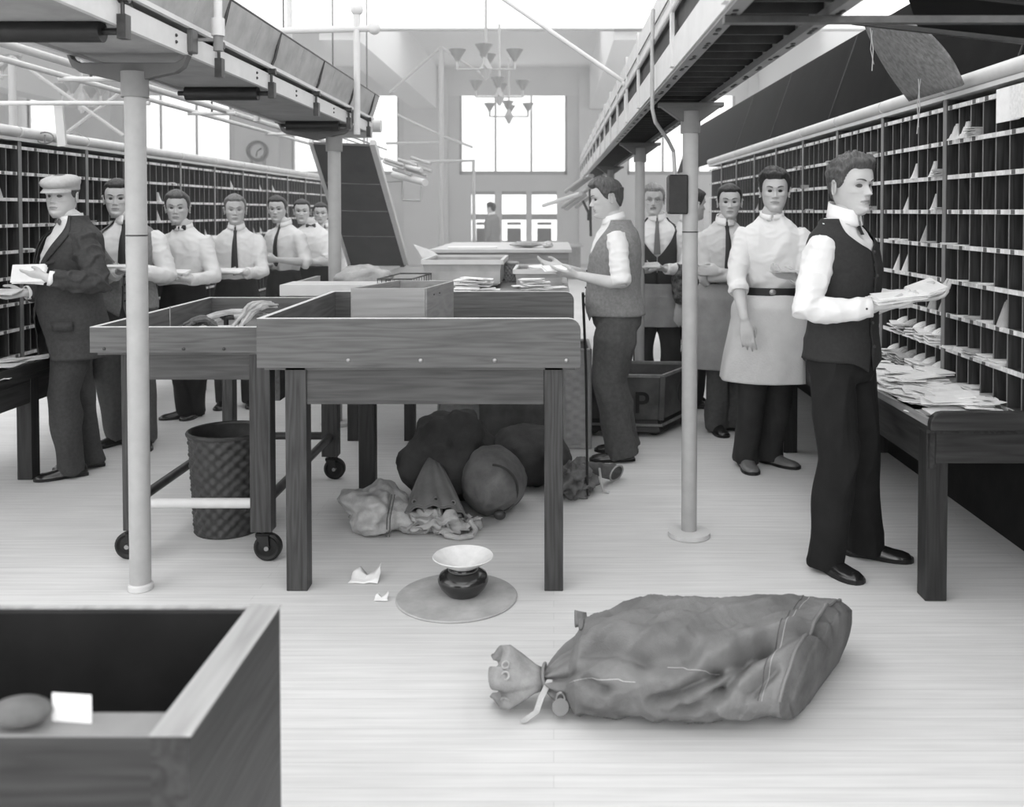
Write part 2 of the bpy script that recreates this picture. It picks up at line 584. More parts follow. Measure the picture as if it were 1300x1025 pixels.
# desks under the cases
def case_desk(name, xf, xb, y0, y1, zt_, thk, label, wood_y, leg_w, legs, endb=True):
    t = thing(name, (xf, y0, 0), label, 'desk')
    s = 1 if xb > xf else -1
    MB().box(xf, xb, y0, y1, zt_ - .03, zt_).build('worktop', wood_y, t)
    MB().box(xf + s * .02, xf + s * .045, y0 + .02, y1, zt_ - .17, zt_ - .03).build('apron', wood_y, t)
    for y in legs:
        for x in (xf + s * .015, xb - s * .10):
            MB().box(x, x + s * leg_w, y, y + leg_w, 0, zt_ - .03).build('leg', 'dark_z', t, bevel=.004)
    return t
# right desk
zR = at(1240, 520, 3.62).z
td = case_desk('sorting_desk', 1.43, 2.115, 3.60, 11.0, .697, .03, 'long dark wooden desk under the right row of pigeonhole cases, heaped with letters', 'dark_y', .085, (3.64, 5.9, 8.2, 10.6))
MB().box(1.43, 1.445, 3.6, 11.0, .697, .725).build('front_lip', 'pale_y', td)
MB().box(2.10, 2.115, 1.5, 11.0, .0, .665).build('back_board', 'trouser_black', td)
eb = MB()
prof = []
xa, xb_ = 1.43, 2.12
z0_, z1_ = .685, zR
R_ = .05
pts = [(xb_, z0_), (xb_, z1_), (xa + R_, z1_)] + [(xa + R_ - R_ * math.sin(t), z1_ - R_ + R_ * math.cos(t)) for t in (.4, .8, 1.2, PI / 2)] + [(xa, z0_)]
n_ = len(pts)
eb.rings([[V((p[0], yq, p[1])) for p in pts] for yq in (3.565, 3.60)])
eb.build('end_board', 'dark_x', td, bevel=.003)
MB().box(1.47, 2.1, 3.61, 3.64, .55, .70).build('end_apron', 'dark_x', td)
tl = case_desk('sorting_desk', -2.93, -3.6, 2.6, 14.1, .61, .03, 'long dark desk under the left row of pigeonhole cases beside the capped man', 'dark_y', .085, (5.3, 7.9, 10.5, 13.2))

MB().box(-2.95, -2.93, 2.6, 14.1, .612, .665).build('front_lip', 'dark_y', tl)

# dark board screen above the right-hand cases
sc = thing('board_screen', (1.95, 3.2, 2.12), 'long dark board screen rising above the right row of pigeonhole cases', 'screen')
q = MB()
q.hexa([(1.90, 3.0, 2.10), (1.92, 3.0, 2.10), (1.92, 14.6, 2.10), (1.90, 14.6, 2.10), (2.12, 3.0, 2.755), (2.14, 3.0, 2.755), (2.14, 14.6, 2.755), (2.12, 14.6, 2.755)])
q.build('panel', 'screen_dark', sc)
for y in (3.9, 5.2, 6.6, 8.4, 10):
    MB().hexa([(1.893, y, 2.11), (1.90, y, 2.11), (1.90, y + .008, 2.11), (1.893, y + .008, 2.11), (2.112, y, 2.75), (2.12, y, 2.75), (2.12, y + .008, 2.75), (2.112, y + .008, 2.75)]).build('seam_batten', 'slat_dark', sc)
# sloping canvas board coming down on to the case
cb = MB()
A = [at(1097, 28, 4.15), at(1170, 30, 3.55)]
rs1 = []
for i in range(13):
    t = i / 12
    # bows down from the gallery to the case top
    l = V((1.55, 4.33, 2.36)).lerp(V((1.86, 4.62, 2.16)), t) if False else None
    yl = 4.40 + .10 * t; yr = 3.86 + .14 * t
    xl_ = 1.50 + .38 * t ; xr_ = 1.50 + .38 * t
    pl = at(1097 + 58 * t ** 1.0 + 6 * math.sin(t * PI) * -1, 28 + 100 * t, yl); pr = at(1168 + 55 * t + 8 * math.sin(t * PI), 32 + 76 * t, yr)
    rs1.append((pl, pr))
vs_ = []
for a, b in rs1: vs_ += [a, b]
cb.add(vs_, [(2 * i, 2 * i + 1, 2 * i + 3, 2 * i + 2) for i in range(12)])
tag(MB().box(2.118, 2.15, .4, 3.50, 0, 2.1).build('blocker_board', 'dark_y'), 'unseen dark board added outside the right edge to block window light', 'blocker_board')  # added out of view to keep window light from under the right desk
tag(cb.build('chute_board', 'canvas_board', smooth=True, solid=.012), 'curved grey board leaning down from the gallery on to the right-hand case top', 'board')
# ropes on the screen
for i, ((px_, pa, pb), lb) in enumerate([((1105, 36, 90), 'thin cord hanging beside the curved board on the dark screen'), ((1166, 100, 170), 'thin cord hanging over the second case section edge at right')]):
    y = 4.35
    q = MB()
    a = at(px_, pa, y - .12 * i)
    b = at(px_ + (2 if i == 0 else -2), pb, y - .12 * i)
    m_ = (a + b) / 2 + V((.006, -.01, 0))
    q.tube([a, m_, b], .0022, 6)
    q.tube([a + V((.01, 0, 0)), m_ + V((-.012, 0, 0)), b + V((.008, 0, .03))], .0018, 6)
    tag(q.build('twine', 'rope'), lb, 'cord')
# ------------------------------------------------------------------ left overhead belt conveyor
XA, XB_ = -1.92, -1.44       # outer and inner side
zc_ = 2.17
cv = thing('belt_conveyor', (-1.68, 1.6, 2.1), 'overhead belt conveyor on steel columns running along the left side', 'conveyor')
Y0, Y1 = 1.5, 7.5
rail = MB().box(XB_ - .02, XB_, Y0, Y1, 2.135, 2.215)
rail.build('side_rail', 'paint_light', cv)
MB().box(XA, XA + .02, Y0, Y1, 2.135, 2.215).build('side_rail', 'paint_light', cv)
MB().box(XA + .03, XB_ - .035, Y0, Y1, 2.145, 2.155).build('return_belt', 'belt', cv)
MB().box(XA + .03, XB_ - .035, Y0, Y1, 2.262, 2.27).build('carrying_belt', 'belt', cv)
# flared trough sides
for s, xe in ((1, XB_), (-1, XA)):
    q = MB()
    ys = [Y0 + (Y1 - Y0) * i / 8 for i in range(9)]
    for i in range(8):
        a, b = ys[i] + .003, ys[i + 1] - .003
        q.hexa([(xe, a, 2.255), (xe + s * .006, a, 2.25), (xe + s * .006, b, 2.25), (xe, b, 2.255),
                (xe + s * .055, a, 2.42), (xe + s * .062, a, 2.418), (xe + s * .062, b, 2.418), (xe + s * .055, b, 2.42)])
    q.box(xe, xe + s * .02, Y0, Y1, 2.238, 2.256, 1)
    q.build('trough_side', ['galv', 'paint_light'], cv)
    q = MB().tube([(xe + s * .058, Y0, 2.424), (xe + s * .058, Y1, 2.424)], .007, 8)
    q.build('trough_rim', 'iron', cv, smooth=True)
for i, y in enumerate((3.15, 4.05, 4.8, 5.7, 6.6, 7.3)):
    if i in (0, 2, 4):
        r = MB().tube([(XA + .06, y, 2.115), (XB_ - .055, y, 2.115)], .036, 18)
        r.tube([(XA + .02, y, 2.115), (XB_ - .0, y, 2.115)], .012, 8)
        r.build('return_roller', 'black_iron', cv, smooth=True)
    u = MB().tube([(XA + .03, y + .1, 2.225), (XB_ - .01, y + .1, 2.225)], .030, 14)
    u.build('belt_roller', 'black_iron', cv, smooth=True)
    h = MB().tube([(XB_ + .012, y, 2.09), (XB_ + .012, y, 2.25), (XB_ + .03, y, 2.29), (XB_ + .062, y, 2.42)], .007, 8)
    h.box(XB_, XB_ + .03, y - .02, y + .02, 2.09, 2.17)
    h.tube([(XB_, y, 2.225), (XB_ + .035, y, 2.225)], .016, 10)
    h.build('bracket', 'iron', cv, smooth=True)
for y in (3.62, 3.74, 4.6, 5.3, 6.2):
    for dz in (.0, .025):
        MB().ell((XB_ + .002, y, 2.165 + dz), (.006, .007, .007), 6).build('bolt', 'iron', cv)
# end of the conveyor
q = MB().box(XA, XB_, Y1, Y1 + .03, 2.10, 2.27).tube([(XA, Y1 + .08, 2.2), (XB_ + .06, Y1 + .08, 2.2)], .05, 16)
q.build('head_pulley', 'paint_light', cv, smooth=True)

def col_bracket(t, x, y, zb_, half, name='saddle'):
    q = MB()
    rs_ = []
    for i in range(17):
        u = -1 + i / 8
        zz = zb_ + (.075 * max(0, (abs(u) - .80) / .20) ** 1.6)
        th = .028 + .055 * (1 - abs(u)) ** 1.2
        xx = x + u * half
        if abs(u) > .95: th = .02
        rs_.append([V((xx, y - .022, zz)), V((xx, y + .022, zz)), V((xx, y + .022, zz - th)), V((xx, y - .022, zz - th))])
    q.rings(rs_)
    for s in (-1, 1):
        q.box(x + s * half - .012, x + s * half + .012, y - .03, y + .03, zb_ + .04, zb_ + .13)
    q.build(name, 'paint_dark', t, bevel=.004)

def column(name, x, y, r, ztop, label, half, rbase=.045, collar=True):
    t = thing(name, (x, y, 0), label, 'column')
    MB().tube([(x, y, 0.004), (x, y, ztop)], r, 24).build('shaft', 'paint_column', t, smooth=True)
    MB().lathe([(r, .028), (rbase, .022), (rbase, 0.002)], (x, y, 0), 28).lathe([(rbase * 1.0, .0), (r, 0.0)], (x, y, .002), 28).build('base_flange', 'paint_light', t, smooth=True)
    MB().lathe([(r, ztop - .10), (r * 1.28, ztop - .10), (r * 1.28, ztop), (r, ztop)], (x, y, 0), 24).build('collar', 'paint_grey', t, smooth=True)
    return t
pL = fl(180, 752)
pTop = at(167, 300, pL.y)
c1 = column('steel_column', -1.66, 3.76, .041, 2.07, 'pale steel pipe column in front of the man in the grey vest, left of the oak cart', .24, .048)
col_bracket(c1, -1.68, 3.76, 2.105, .25)
p2 = fl(434, 541)
c2 = column('steel_column', -1.55, p2.y + .04, .045, 2.04, 'pale steel pipe column at the far end of the left conveyor, before the dark chute', .24, .11)
col_bracket(c2, -1.68, p2.y + .04, 2.10, .27)
p3 = fl(877, 686)
c3 = column('steel_column', p3.x, p3.y + .06, .036, 1.98, 'pale steel pipe column with round flange carrying the right gallery and a black switch box', .16, .098)
c4 = column('steel_column', p3.x, 6.95, .036, 1.98, 'pale steel pipe column behind the man facing left, under the right gallery', .16, .098)
c5 = column('steel_column', p3.x, 10.6, .036, 1.98, 'third pale steel pipe column under the right gallery, farthest one', .16, .098)
for c in (c1, c3):
    x, y = c.location.x, c.location.y
    r_ = .042 if c is c1 else .0365
    MB().lathe([(r_, 1.42), (r_ + .001, 1.421), (r_ + .001, 1.425), (r_, 1.426)], (x, y, 0), 24).build('joint_ring', 'iron', c)
for c in (c3, c4, c5):
    x, y = c.location.x, c.location.y
    q = MB()
    for i in range(9):
        pass
    q.rings([[V((x + u * (.145 if k else .04 + .0 * k), y + w * .03, z)) for u, w in ((-1, -1), (1, -1), (1, 1), (-1, 1))] for k, z in ((0, 1.93), (1, 2.005))])
    q.box(x - .15, x + .15, y - .035, y + .035, 2.0, 2.02)
    q.build('capital', 'paint_dark', c, bevel=.004)

# dark chute at the end of the left conveyor
ch = thing('chute', (-1.65, 8.9, 0), 'tall dark sloping chute dropping from the end of the left conveyor', 'chute')
a0, a1 = at(397, 183, 7.75), at(472, 186, 7.75)
b0, b1 = V((-2.0, 9.3, .86)), at(515, 338, 9.3)
b1 = V((b1.x, 9.3, .98)); b0.z = .98
q = MB(); u_ = V((0, .02, .02))
q.hexa([b0, b1, b1 + u_, b0 + u_, a0, a1, a1 + u_, a0 + u_])
q.build('chute_bed', 'chute_grey', ch)
for t_ in (.28, .5, .72):
    l = a0.lerp(b0, t_); r = a1.lerp(b1, t_)
    MB().bar(l + V((0, -.004, 0)), r + V((0, -.004, 0)), .006, .006).build('joint_strip', 'paint_grey', ch)
MB().bar(a1 + V((.01, -.02, .03)), b1 + V((.01, -.02, .03)), .045, .05).build('side_rail', 'paint_light', ch)
MB().bar(a0 + V((-.01, -.02, .03)), b0 + V((-.01, -.02, .03)), .03, .05).build('side_rail', 'paint_light', ch)
for x in (b0.x + .03, b1.x - .03):
    MB().box(x - .02, x + .02, 9.26, 9.30, 0, .98).build('leg', 'iron', ch)

# pipes about the left conveyor
def pipes(name, segs, r, label, matn='paint_light', cat='pipe', balls=()):
    q = MB()
    for s in segs: q.tube(s, r, 12)
    for b in balls: q.ell(b, (r * 1.9,) * 3, 10)
    return tag(q.build(name, matn, smooth=True), label, cat)
yP = 6.35
a = at(453, 12, yP); b = at(453, 152, yP)
c_ = at(475, 36, yP); d_ = at(325, 40, yP)
pipes('pipe_stand', [(a, b + V((0, 0, -.1))), (c_, d_), (d_, d_ + V((0, 0, -.6)))], .022, 'pale pipe frame with ball ends standing on the left conveyor', balls=(a, c_))
a = at(362, 0, yP)
pipes('hanging_pipe', [(a + V((0, .1, .8)), V((a.x, yP + .1, 2.66)))], .018, 'thin pale pipe hanging from the skylight behind the horizontal pipe')
x_ = at(277, 60, 3.8).x
pp = thing('hanger_pipe', (x_ + .0, 3.8, 2.1), 'pale vertical hanger pipe with a coupling beside the left conveyor', 'pipe')
MB().tube([(x_, 3.8, 2.20), (x_, 3.8, 4.55)], .017, 14).build('pipe', 'paint_light', pp, smooth=True)
MB().tube([(x_, 3.8, 2.22), (x_, 3.8, 2.29)], .026, 14).build('coupling', 'paint_light', pp, smooth=True)
MB().tube([(x_, 3.8, 2.16), (x_, 3.8, 2.22)], .019, 14).build('pipe_end', 'paint_grey', pp, smooth=True)
MB().box(XB_, x_, 3.79, 3.81, 2.20, 2.21).build('arm', 'paint_grey', pp)

# second overhead track over the left cases
tk = thing('overhead_track', (-2.5, 2, 2.3), 'pale overhead pipe track running above the left row of cases', 'track')
for x, z, r in ((-2.46, 2.27, .020), (-2.72, 2.27, .016), (-2.40, 2.40, .009), (-2.66, 2.44, .009)):
    MB().tube([(x, 2.0, z), (x, 13.6, z)], r, 10).build('track_pipe', 'paint_light' if r > .01 else 'iron', tk, smooth=True)
for y in (3.4, 5.25, 7.1, 9, 11, 13):
    MB().tube([(-2.74, y, 2.25), (-2.38, y, 2.25)], .014, 8).tube([(-2.40, y, 2.25), (-2.40, y, 2.42)], .007, 8).build('cross_bar', 'paint_light', tk, smooth=True)
    MB().tube([(-2.56, y, 2.25), (-2.56, y, 4.55)], .008, 8).build('hanger_rod', 'iron', tk, smooth=True)
a = at(-40, 131, 5.6); b = at(190, 131, 5.6)
pipes('cross_pipe', [(a, b)], .013, 'horizontal pale pipe crossing above the capped man')
a = at(74, 128, 5.65); b = at(75, 186, 5.65)
q = MB(); q.bar(a, b + V((.02, 0, 0)), .05, .02)
tag(q.build('upright_board', 'paint_light'), 'short pale upright board on top of the left case above the capped man', 'board')
for i in (0, 1):
    y = 5.95 + i * .75
    a = at((225 if i == 0 else 372) / 3.94, 690 / 3.94, y)
    q = MB()
    q.tube([a + V((.055 * math.cos(t * PI / 8), 0, .035 * math.sin(t * PI / 8))) for t in range(17)], .005, 6)
    q.tube([a + V((0, 0, -.035)), V((a.x, y, 2.0))], .006, 6)
    tag(q.build('wire_loop', 'paint_grey', smooth=True), '%s small wire loop standing on the left case top' % ('nearer' if i == 0 else 'farther'), 'loop')

# ------------------------------------------------------------------ right overhead gallery
g = thing('overhead_gallery', (.6, 1, 2.0), 'narrow overhead slatted gallery with white board sides along the right', 'gallery')
XG0, XG1 = .435, .735
GY0, GY1 = 1.2, 15.5
for x0_, x1_ in ((XG0, XG0 + .04), (XG1 - .035, XG1)):
    MB().box(x0_, x1_, GY0, GY1, 2.02, 2.045).build('bottom_angle', 'paint_grey', g)
q = MB()
MB().box(XG0 - .006, XG0 + .004, GY0, GY1, 2.03, 2.14).build('fascia_board', 'paint_light', g)
MB().box(XG0 - .006, XG0 + .004, GY0, GY1, 2.245, 2.40).build('upper_board', 'paint_light', g)
MB().box(XG0 + .006, XG0 + .02, GY0, GY1, 2.135, 2.25).build('inner_trough', 'slat_dark', g)
MB().tube([(XG0 - .012, GY0, 2.235), (XG0 - .012, GY1, 2.235)], .010, 8).build('guard_pipe', 'paint_light', g, smooth=True)
MB().tube([(XG0 - .012, GY0, 2.30), (XG0 - .012, GY1, 2.30)], .003, 8).build('groove_wire', 'iron', g, smooth=True)
MB().box(XG1 - .004, XG1 + .006, GY0, GY1, 2.03, 2.15).build('fascia_board', 'paint_light', g)
y = GY0
k = 0
while y < GY1:
    if k < 95:
        MB().hexa([(XG0 + .01, y, 2.05), (XG1 - .01, y, 2.05), (XG1 - .01, y + .012, 2.05), (XG0 + .01, y + .012, 2.05),
                   (XG0 + .01, y - .0, 2.12), (XG1 - .01, y - .0, 2.12), (XG1 - .01, y + .012, 2.12), (XG0 + .01, y + .012, 2.12)]).build('slat', 'slat_dark', g)
    y += .15; k += 1
MB().box(XG0 + .005, XG1 - .005, GY0, GY1, 2.122, 2.13).build('deck', 'slat_dark', g)
yl = [2.35, 3.4, 4.75, 5.5, 6.3, 7.1, 7.9, 8.7, 9.5, 10.3, 11.1, 11.9, 12.7, 13.5, 14.3, 15.1]
for y in yl:
    MB().box(XG0 - .018, XG0 - .006, y - .022, y + .022, 2.035, 2.41).build('stanchion', 'paint_light', g)
r7 = random.Random(3)
for y in [1.9 + .23 * i for i in range(22)]:
    for x in (XG0 + .022, XG1 - .018):
        q = MB()
        for j in range(3):
            yy = y + j * .035 + r7.random() * .02
            q.ell((x + (r7.random() - .5) * .01, yy, 2.0185), (.008, .014, .002), 5)
        q.build('clip', 'black_iron', g)
# cross rails under the gallery near the camera
q = MB().box(XG0, 2.0, 2.42, 2.45, 2.0, 2.018)
tag(q.build('cross_rail', 'iron'), 'dark iron rail crossing from the gallery to the right wall, top right', 'rail')
a = at(1083, 28, 3.3); b = at(1330, 56, 3.3)
q = MB().bar(a, b, .02, .018)
tag(q.build('cross_rail', 'black_iron'), 'dark sloping rail above the curved grey board', 'rail')
# upper dark hood
hd = MB()
hd.hexa([at(1165, 34, 3.2), at(1420, 62, 3.2), at(1420, 20, 2.6), at(1150, -10, 2.6), at(1165, 30, 3.22), at(1420, 58, 3.22), at(1420, 16, 2.62), at(1150, -14, 2.62)])
tag(hd.build('hood', 'screen_dark'), 'dark board hood at the top right corner above the cases', 'hood')
q = MB().box(1.88, 1.90, 3.0, 3.9, 2.13, 2.75)
# conduit and switch box
cx_, cy_ = p3.x, p3.y + .06
bx = thing('switch_box', (cx_ - .06, cy_, 1.5), 'black electrical switch box fixed to the right steel column', 'switch box')
A0 = at(849, 222, cy_ - .02); A1 = at(872, 272, cy_ - .02)
MB().box(A0.x, A1.x + .002, cy_ - .05, cy_ + .04, A1.z, A0.z).build('case', 'black_iron', bx, bevel=.006)
MB().box(A0.x - .004, A0.x, cy_ - .045, cy_ + .035, A1.z + .01, A0.z - .01).build('cover', 'iron', bx)
MB().box(A1.x, A1.x + .012, cy_ - .03, cy_ - .012, A1.z + .06, A0.z - .05).build('lever', 'steel', bx)
yc = cy_ - .02
cp = [at(829, 12, 3.93), at(828, 60, 3.93), at(828, 138, 3.93), at(832, 155, 3.96), at(848, 178, yc - .08), at(855, 192, yc), at(857, 224, yc)]
tag(MB().tube(cp, .0085, 12).build('conduit', 'paint_column', smooth=True), 'bent electrical conduit running down to the black switch box', 'conduit')
# diagonal pipe
a = at(795, 106, 5.7); b = at(640, -1, 5.7)
e = a + (b - a) * ((4.55 - a.z) / (b.z - a.z))
q = MB().tube([a, e], .014, 12)
q.tube([a, a + V((.0, 0, -.25))], .014, 12); q.ell(a, (.028,) * 3, 8)
tag(q.build('brace_pipe', 'paint_light', smooth=True), 'long pale diagonal brace pipe from the skylight to the right gallery', 'pipe')

# ------------------------------------------------------------------ chandeliers
def chandelier(c, r, label):
    t = thing('chandelier', c, label, 'chandelier', 'ceiling chandeliers')
    x, y, z = c
    MB().tube([(x, y, z), (x, y, ZL)], .018, 8).build('stem', 'frame_paint', t)
    MB().rings([[V((x + q * math.cos(k * PI / 4), y + q * math.sin(k * PI / 4), z + zz)) for k in range(8)] for q, zz in ((.02, -.14), (.09, 0), (.02, .14))]).build('hub', 'frame_paint', t)
    for k in range(4):
        a = PI / 4 * 0 + k * PI / 2
        d = V((math.cos(a), math.sin(a), 0))
        p = V(c) + d * r
        q = MB().tube([V(c), p], .013, 8).tube([p, p + V((0, 0, .16))], .018, 8)
        arm = q.build('arm', 'frame_paint', t)
        MB().lathe([(.018, .10), (.04, .14), (.115, .26), (.11, .26), (.035, .15), (.0, .13)], p, 20).build('shade', 'shade', arm, smooth=True)
    return t
P1 = at(617, 88, 12.6)
chandelier(tuple(P1), .38, 'nearest hanging four-armed chandelier in the middle of the hall')
chandelier(tuple(at(634, 123, 15.4)), .38, 'second hanging chandelier in the middle of the hall')
chandelier(tuple(at(646, 148, 18.8)), .38, 'third hanging chandelier seen against the big window')
chandelier(tuple(at(104, 131, 13.0)), .26, 'dark chandelier above the left cases, right of the crossed rods')
chandelier(tuple(at(-14, 96, 12.4)), .30, 'chandelier at the left edge, half cut off')

# braced poles
def braced_pole(px_, ytop, Y, arms, label):
    a = at(px_, ytop, Y); t = thing('braced_pole', (a.x, Y, 0), label, 'pole')
    MB().tube([(a.x, Y, 0), a], .045, 10).build('pole', 'frame_paint', t, smooth=True)
    for (p0, p1, yy) in arms:
        MB().tube([at(p0[0], p0[1], Y), at(p1[0], p1[1], yy)], .022, 6).build('brace_rod', 'frame_paint', t, smooth=True)
    return t
braced_pole(560, 60, 16.5, [((560, 60), (494, 118), 16.5), ((560, 60), (618, 98), 16.5), ((560, 172), (505, 146), 17), ((560, 172), (600, 187), 16.5), ((560, 181), (490, 182), 16.5)], 'tall grey pole with spread brace rods left of the middle window')
braced_pole(15, 72, 11.5, [((15, 72), (-40, 110), 11.5), ((15, 72), (157, 172), 11.5), ((155, 116), (86, 168), 11.6)], 'thin grey pole with crossed brace rods at far left')
q = MB()
for s in ([at(516, 206, 15), at(601, 204, 15), at(602, 310, 15)],): q.tube(s, .03, 8)
q.tube([at(602, 300, 15), V((at(602, 300, 15).x, 15, 0))], .03, 8)
tag(q.build('pipe_stand', 'frame_paint', smooth=True), 'thin right-angled pipe stand in front of the middle window', 'pipe')
# tube clusters
def cluster(name, segs, label):
    t = thing(name, tuple(segs[0][0]), label, 'pipe cluster')
    for i, (a, b, r, m_) in enumerate(segs):
        MB().tube([a, b], r, 10).build('tube' if m_ == 'paint_light' else 'rod', m_, t, smooth=True)
r9 = random.Random(5)
sg = [(at(500, 222, 10), at(540, 232, 9.2), .035, 'paint_light'), (at(488, 205, 10), at(535, 216, 9.3), .022, 'paint_light')]
for i in range(10):
    x = 500 + r9.random() * 38; y = 203 + r9.random() * 18
    sg.append((at(x - 12, y - 5, 9.6), at(x + 12, y + 3, 9.5), .016, 'frame_paint'))
for a_, b_ in (((511, 222), (511, 254)), ((511, 254), (534, 255)), ((534, 255), (535, 236)), ((511, 230), (480, 231))):
    sg.append((at(*a_, 10), at(*b_, 10), .010, 'frame_paint'))
cluster('pipe_cluster', sg, 'jumble of thin rods and a pale tube beyond the dark chute')
sg = [(at(690, 261, 11), at(737, 246, 9.4), .022, 'paint_light')]
for i in range(9):
    x = 728 + r9.random() * 18; y = 228 + r9.random() * 30
    sg.append((at(x - 14, y + 9, 10.4), at(x + 10, y - 9, 10), .02, 'frame_paint'))
for a_, b_ in (((740, 255), (747, 270)), ((747, 270), (747, 280)), ((749, 240), (750, 300))):
    sg.append((at(*a_, 10), at(*b_, 10), .014, 'iron'))
cluster('pipe_cluster', sg, 'jumble of rods and a pale tube at the far end of the gallery')
# clock
ck = at(327, 192, FY - .2)
t = thing('wall_clock', tuple(ck), 'round clock with a dark ring on the far wall at left', 'clock')
q = MB().lathe([(.30, -.06), (.30, .06), (.20, .06), (.20, -.06)], (0, 0, 0), 28)
q.v = [V((ck.x + p.x, ck.y + p.z, ck.z + p.y)) for p in q.v]; q.build('rim', 'frame_paint', t)
q = MB().lathe([(.0, 0), (.21, 0), (.21, .03)], (0, 0, 0), 28)
q.v = [V((ck.x + p.x, ck.y + p.z, ck.z + p.y)) for p in q.v]; q.build('dial', 'plaster', t)
MB().bar(ck + V((0, -.04, 0)), ck + V((.12, -.04, .08)), .02, .02).bar(ck + V((0, -.04, 0)), ck + V((-.03, -.04, -.15)), .02, .02).build('hand', 'black_iron', t)
MB().box(ck.x - .22, ck.x - .14, ck.y - .02, ck.y + .1, ck.z - .9, ck.z - .25).box(ck.x + .14, ck.x + .22, ck.y - .02, ck.y + .1, ck.z - .9, ck.z - .25).build('bracket', 'frame_paint', t)
# ------------------------------------------------------------------ front oak sorting table
def rboard(q, x0, x1, y0, y1, z0, z1, rad, mi=0, both=False):
    pts = [(x0, z0), (x0, z1), (x1 - rad, z1)] + [(x1 - rad + rad * math.sin(t), z1 - rad + rad * math.cos(t)) for t in (.3, .6, .9, 1.25, PI / 2)] + [(x1, z0)]
    q.rings([[V((p[0], yq, p[1])) for p in pts] for yq in (y0, y1)], mi)
    # pale worn top edge
    n = len(pts)
    top = [(x0, z1), (x1 - rad, z1)] + pts[3:-1]
    rs_ = [[V((p[0], y0 - .0005, p[1] - .0)), V((p[0], y0 - .0005, p[1] + .0015)), V((p[0], y1 + .0005, p[1] + .0015)), V((p[0], y1 + .0005, p[1]))] for p in top]
    q.rings(rs_, 1)

YT = fl(540, 751).y
def X_(px, Y=None): return at(px, 400, YT if Y is None else Y).x
def Z_(py, Y=None): return at(500, py, YT if Y is None else Y).z
x0, x1 = X_(328), X_(737)
zt0, zt1, za = Z_(404), Z_(466), Z_(514)
t = thing('sorting_table', (x0, YT, 0), 'large oak sorting table with raised board sides in the foreground centre', 'table')
TB = YT + 1.22
q = MB(); rboard(q, x0, x1, YT - .025, YT, zt1, zt0, .045); q.build('front_board', ['oak_x', 'edge_wear'], t)
q = MB(); rboard(q, x0, x1, TB, TB + .025, zt1, zt0, .045); q.build('rear_board', ['oak_x', 'edge_wear'], t)
q = MB().box(x0, x0 + .022, YT, TB, zt1, zt0).box(x0, x0 + .022, YT, TB, zt0, zt0 + .0015, 1); q.build('side_board', ['oak_y', 'edge_wear'], t)
MB().box(x1 - .022, x1, YT, TB, zt1, zt1 + .05).build('side_lip', 'oak_y', t)
MB().box(x0 + .022, x1 - .022, YT, TB, zt1 - .012, zt1 + .008).build('table_bed', 'oak_x', t)
MB().box(X_(385), X_(690), YT + .01, YT + .032, za, zt1 - .001).build('front_apron', 'apron_shade_x', t)
for px in (410, 640):
    pass
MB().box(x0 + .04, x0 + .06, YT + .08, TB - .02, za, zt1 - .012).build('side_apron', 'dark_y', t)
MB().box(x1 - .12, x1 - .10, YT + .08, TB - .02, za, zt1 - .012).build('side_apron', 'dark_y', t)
for (a, b, y) in ((X_(361), X_(388), YT), (X_(691), X_(715), YT)):
    MB().box(a, b, y, y + .075, 0, zt1).build('leg', 'oak_z', t, bevel=.003)
yr = fl(470, 632).y
for (a, b) in ((at(460, 500, yr).x, at(480, 500, yr).x), (X_(695) - .02, X_(715) - .02)):
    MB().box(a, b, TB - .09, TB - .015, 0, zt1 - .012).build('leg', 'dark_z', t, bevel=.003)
for px in (442, 534, 628, 719):
    c = at(px, 458, YT - .026); q = MB().ell((c.x, YT - .025, c.z), (.0085, .005, .0085), 8); q.build('bolt', 'steel', t, smooth=True)

# wooden crate standing in the table
yc = YT + .16
ca = at(447, 403, yc); cb_ = at(540, 403, yc); 
cz0, cz1 = zt1 + .008, at(500, 366, yc).z
t = thing('wooden_crate', (ca.x, yc, cz0), 'pale open wooden crate standing on the front oak table', 'crate')
p = [V((ca.x, yc + .0, 0)), V((cb_.x, yc, 0)), V((at(575, 380, yc + .42).x, yc + .40, 0)), V((ca.x + .12, yc + .46, 0))]
for i, nm in enumerate(('front_panel', 'side_panel', 'back_panel', 'side_panel')):
    a, b = p[i], p[(i + 1) % 4]
    q = MB().bar(a + V((0, 0, (cz0 + cz1) / 2)), b + V((0, 0, (cz0 + cz1) / 2)), .012, cz1 - cz0)
    q.build(nm, 'pale_x' if i % 2 == 0 else 'pale_y', t, bevel=.0015)
    if i == 1:
        for u in (.25, .45):
            c = a.lerp(b, u) + V((.0065, -.003, cz1 - .035)); MB().ell(c, (.003, .003, .003), 6).build('nail', 'iron', t)
MB().hexa([x + V((0, 0, cz0)) for x in p] + [x + V((0, 0, cz0 + .01)) for x in p]).build('bottom', 'pale_x', t)

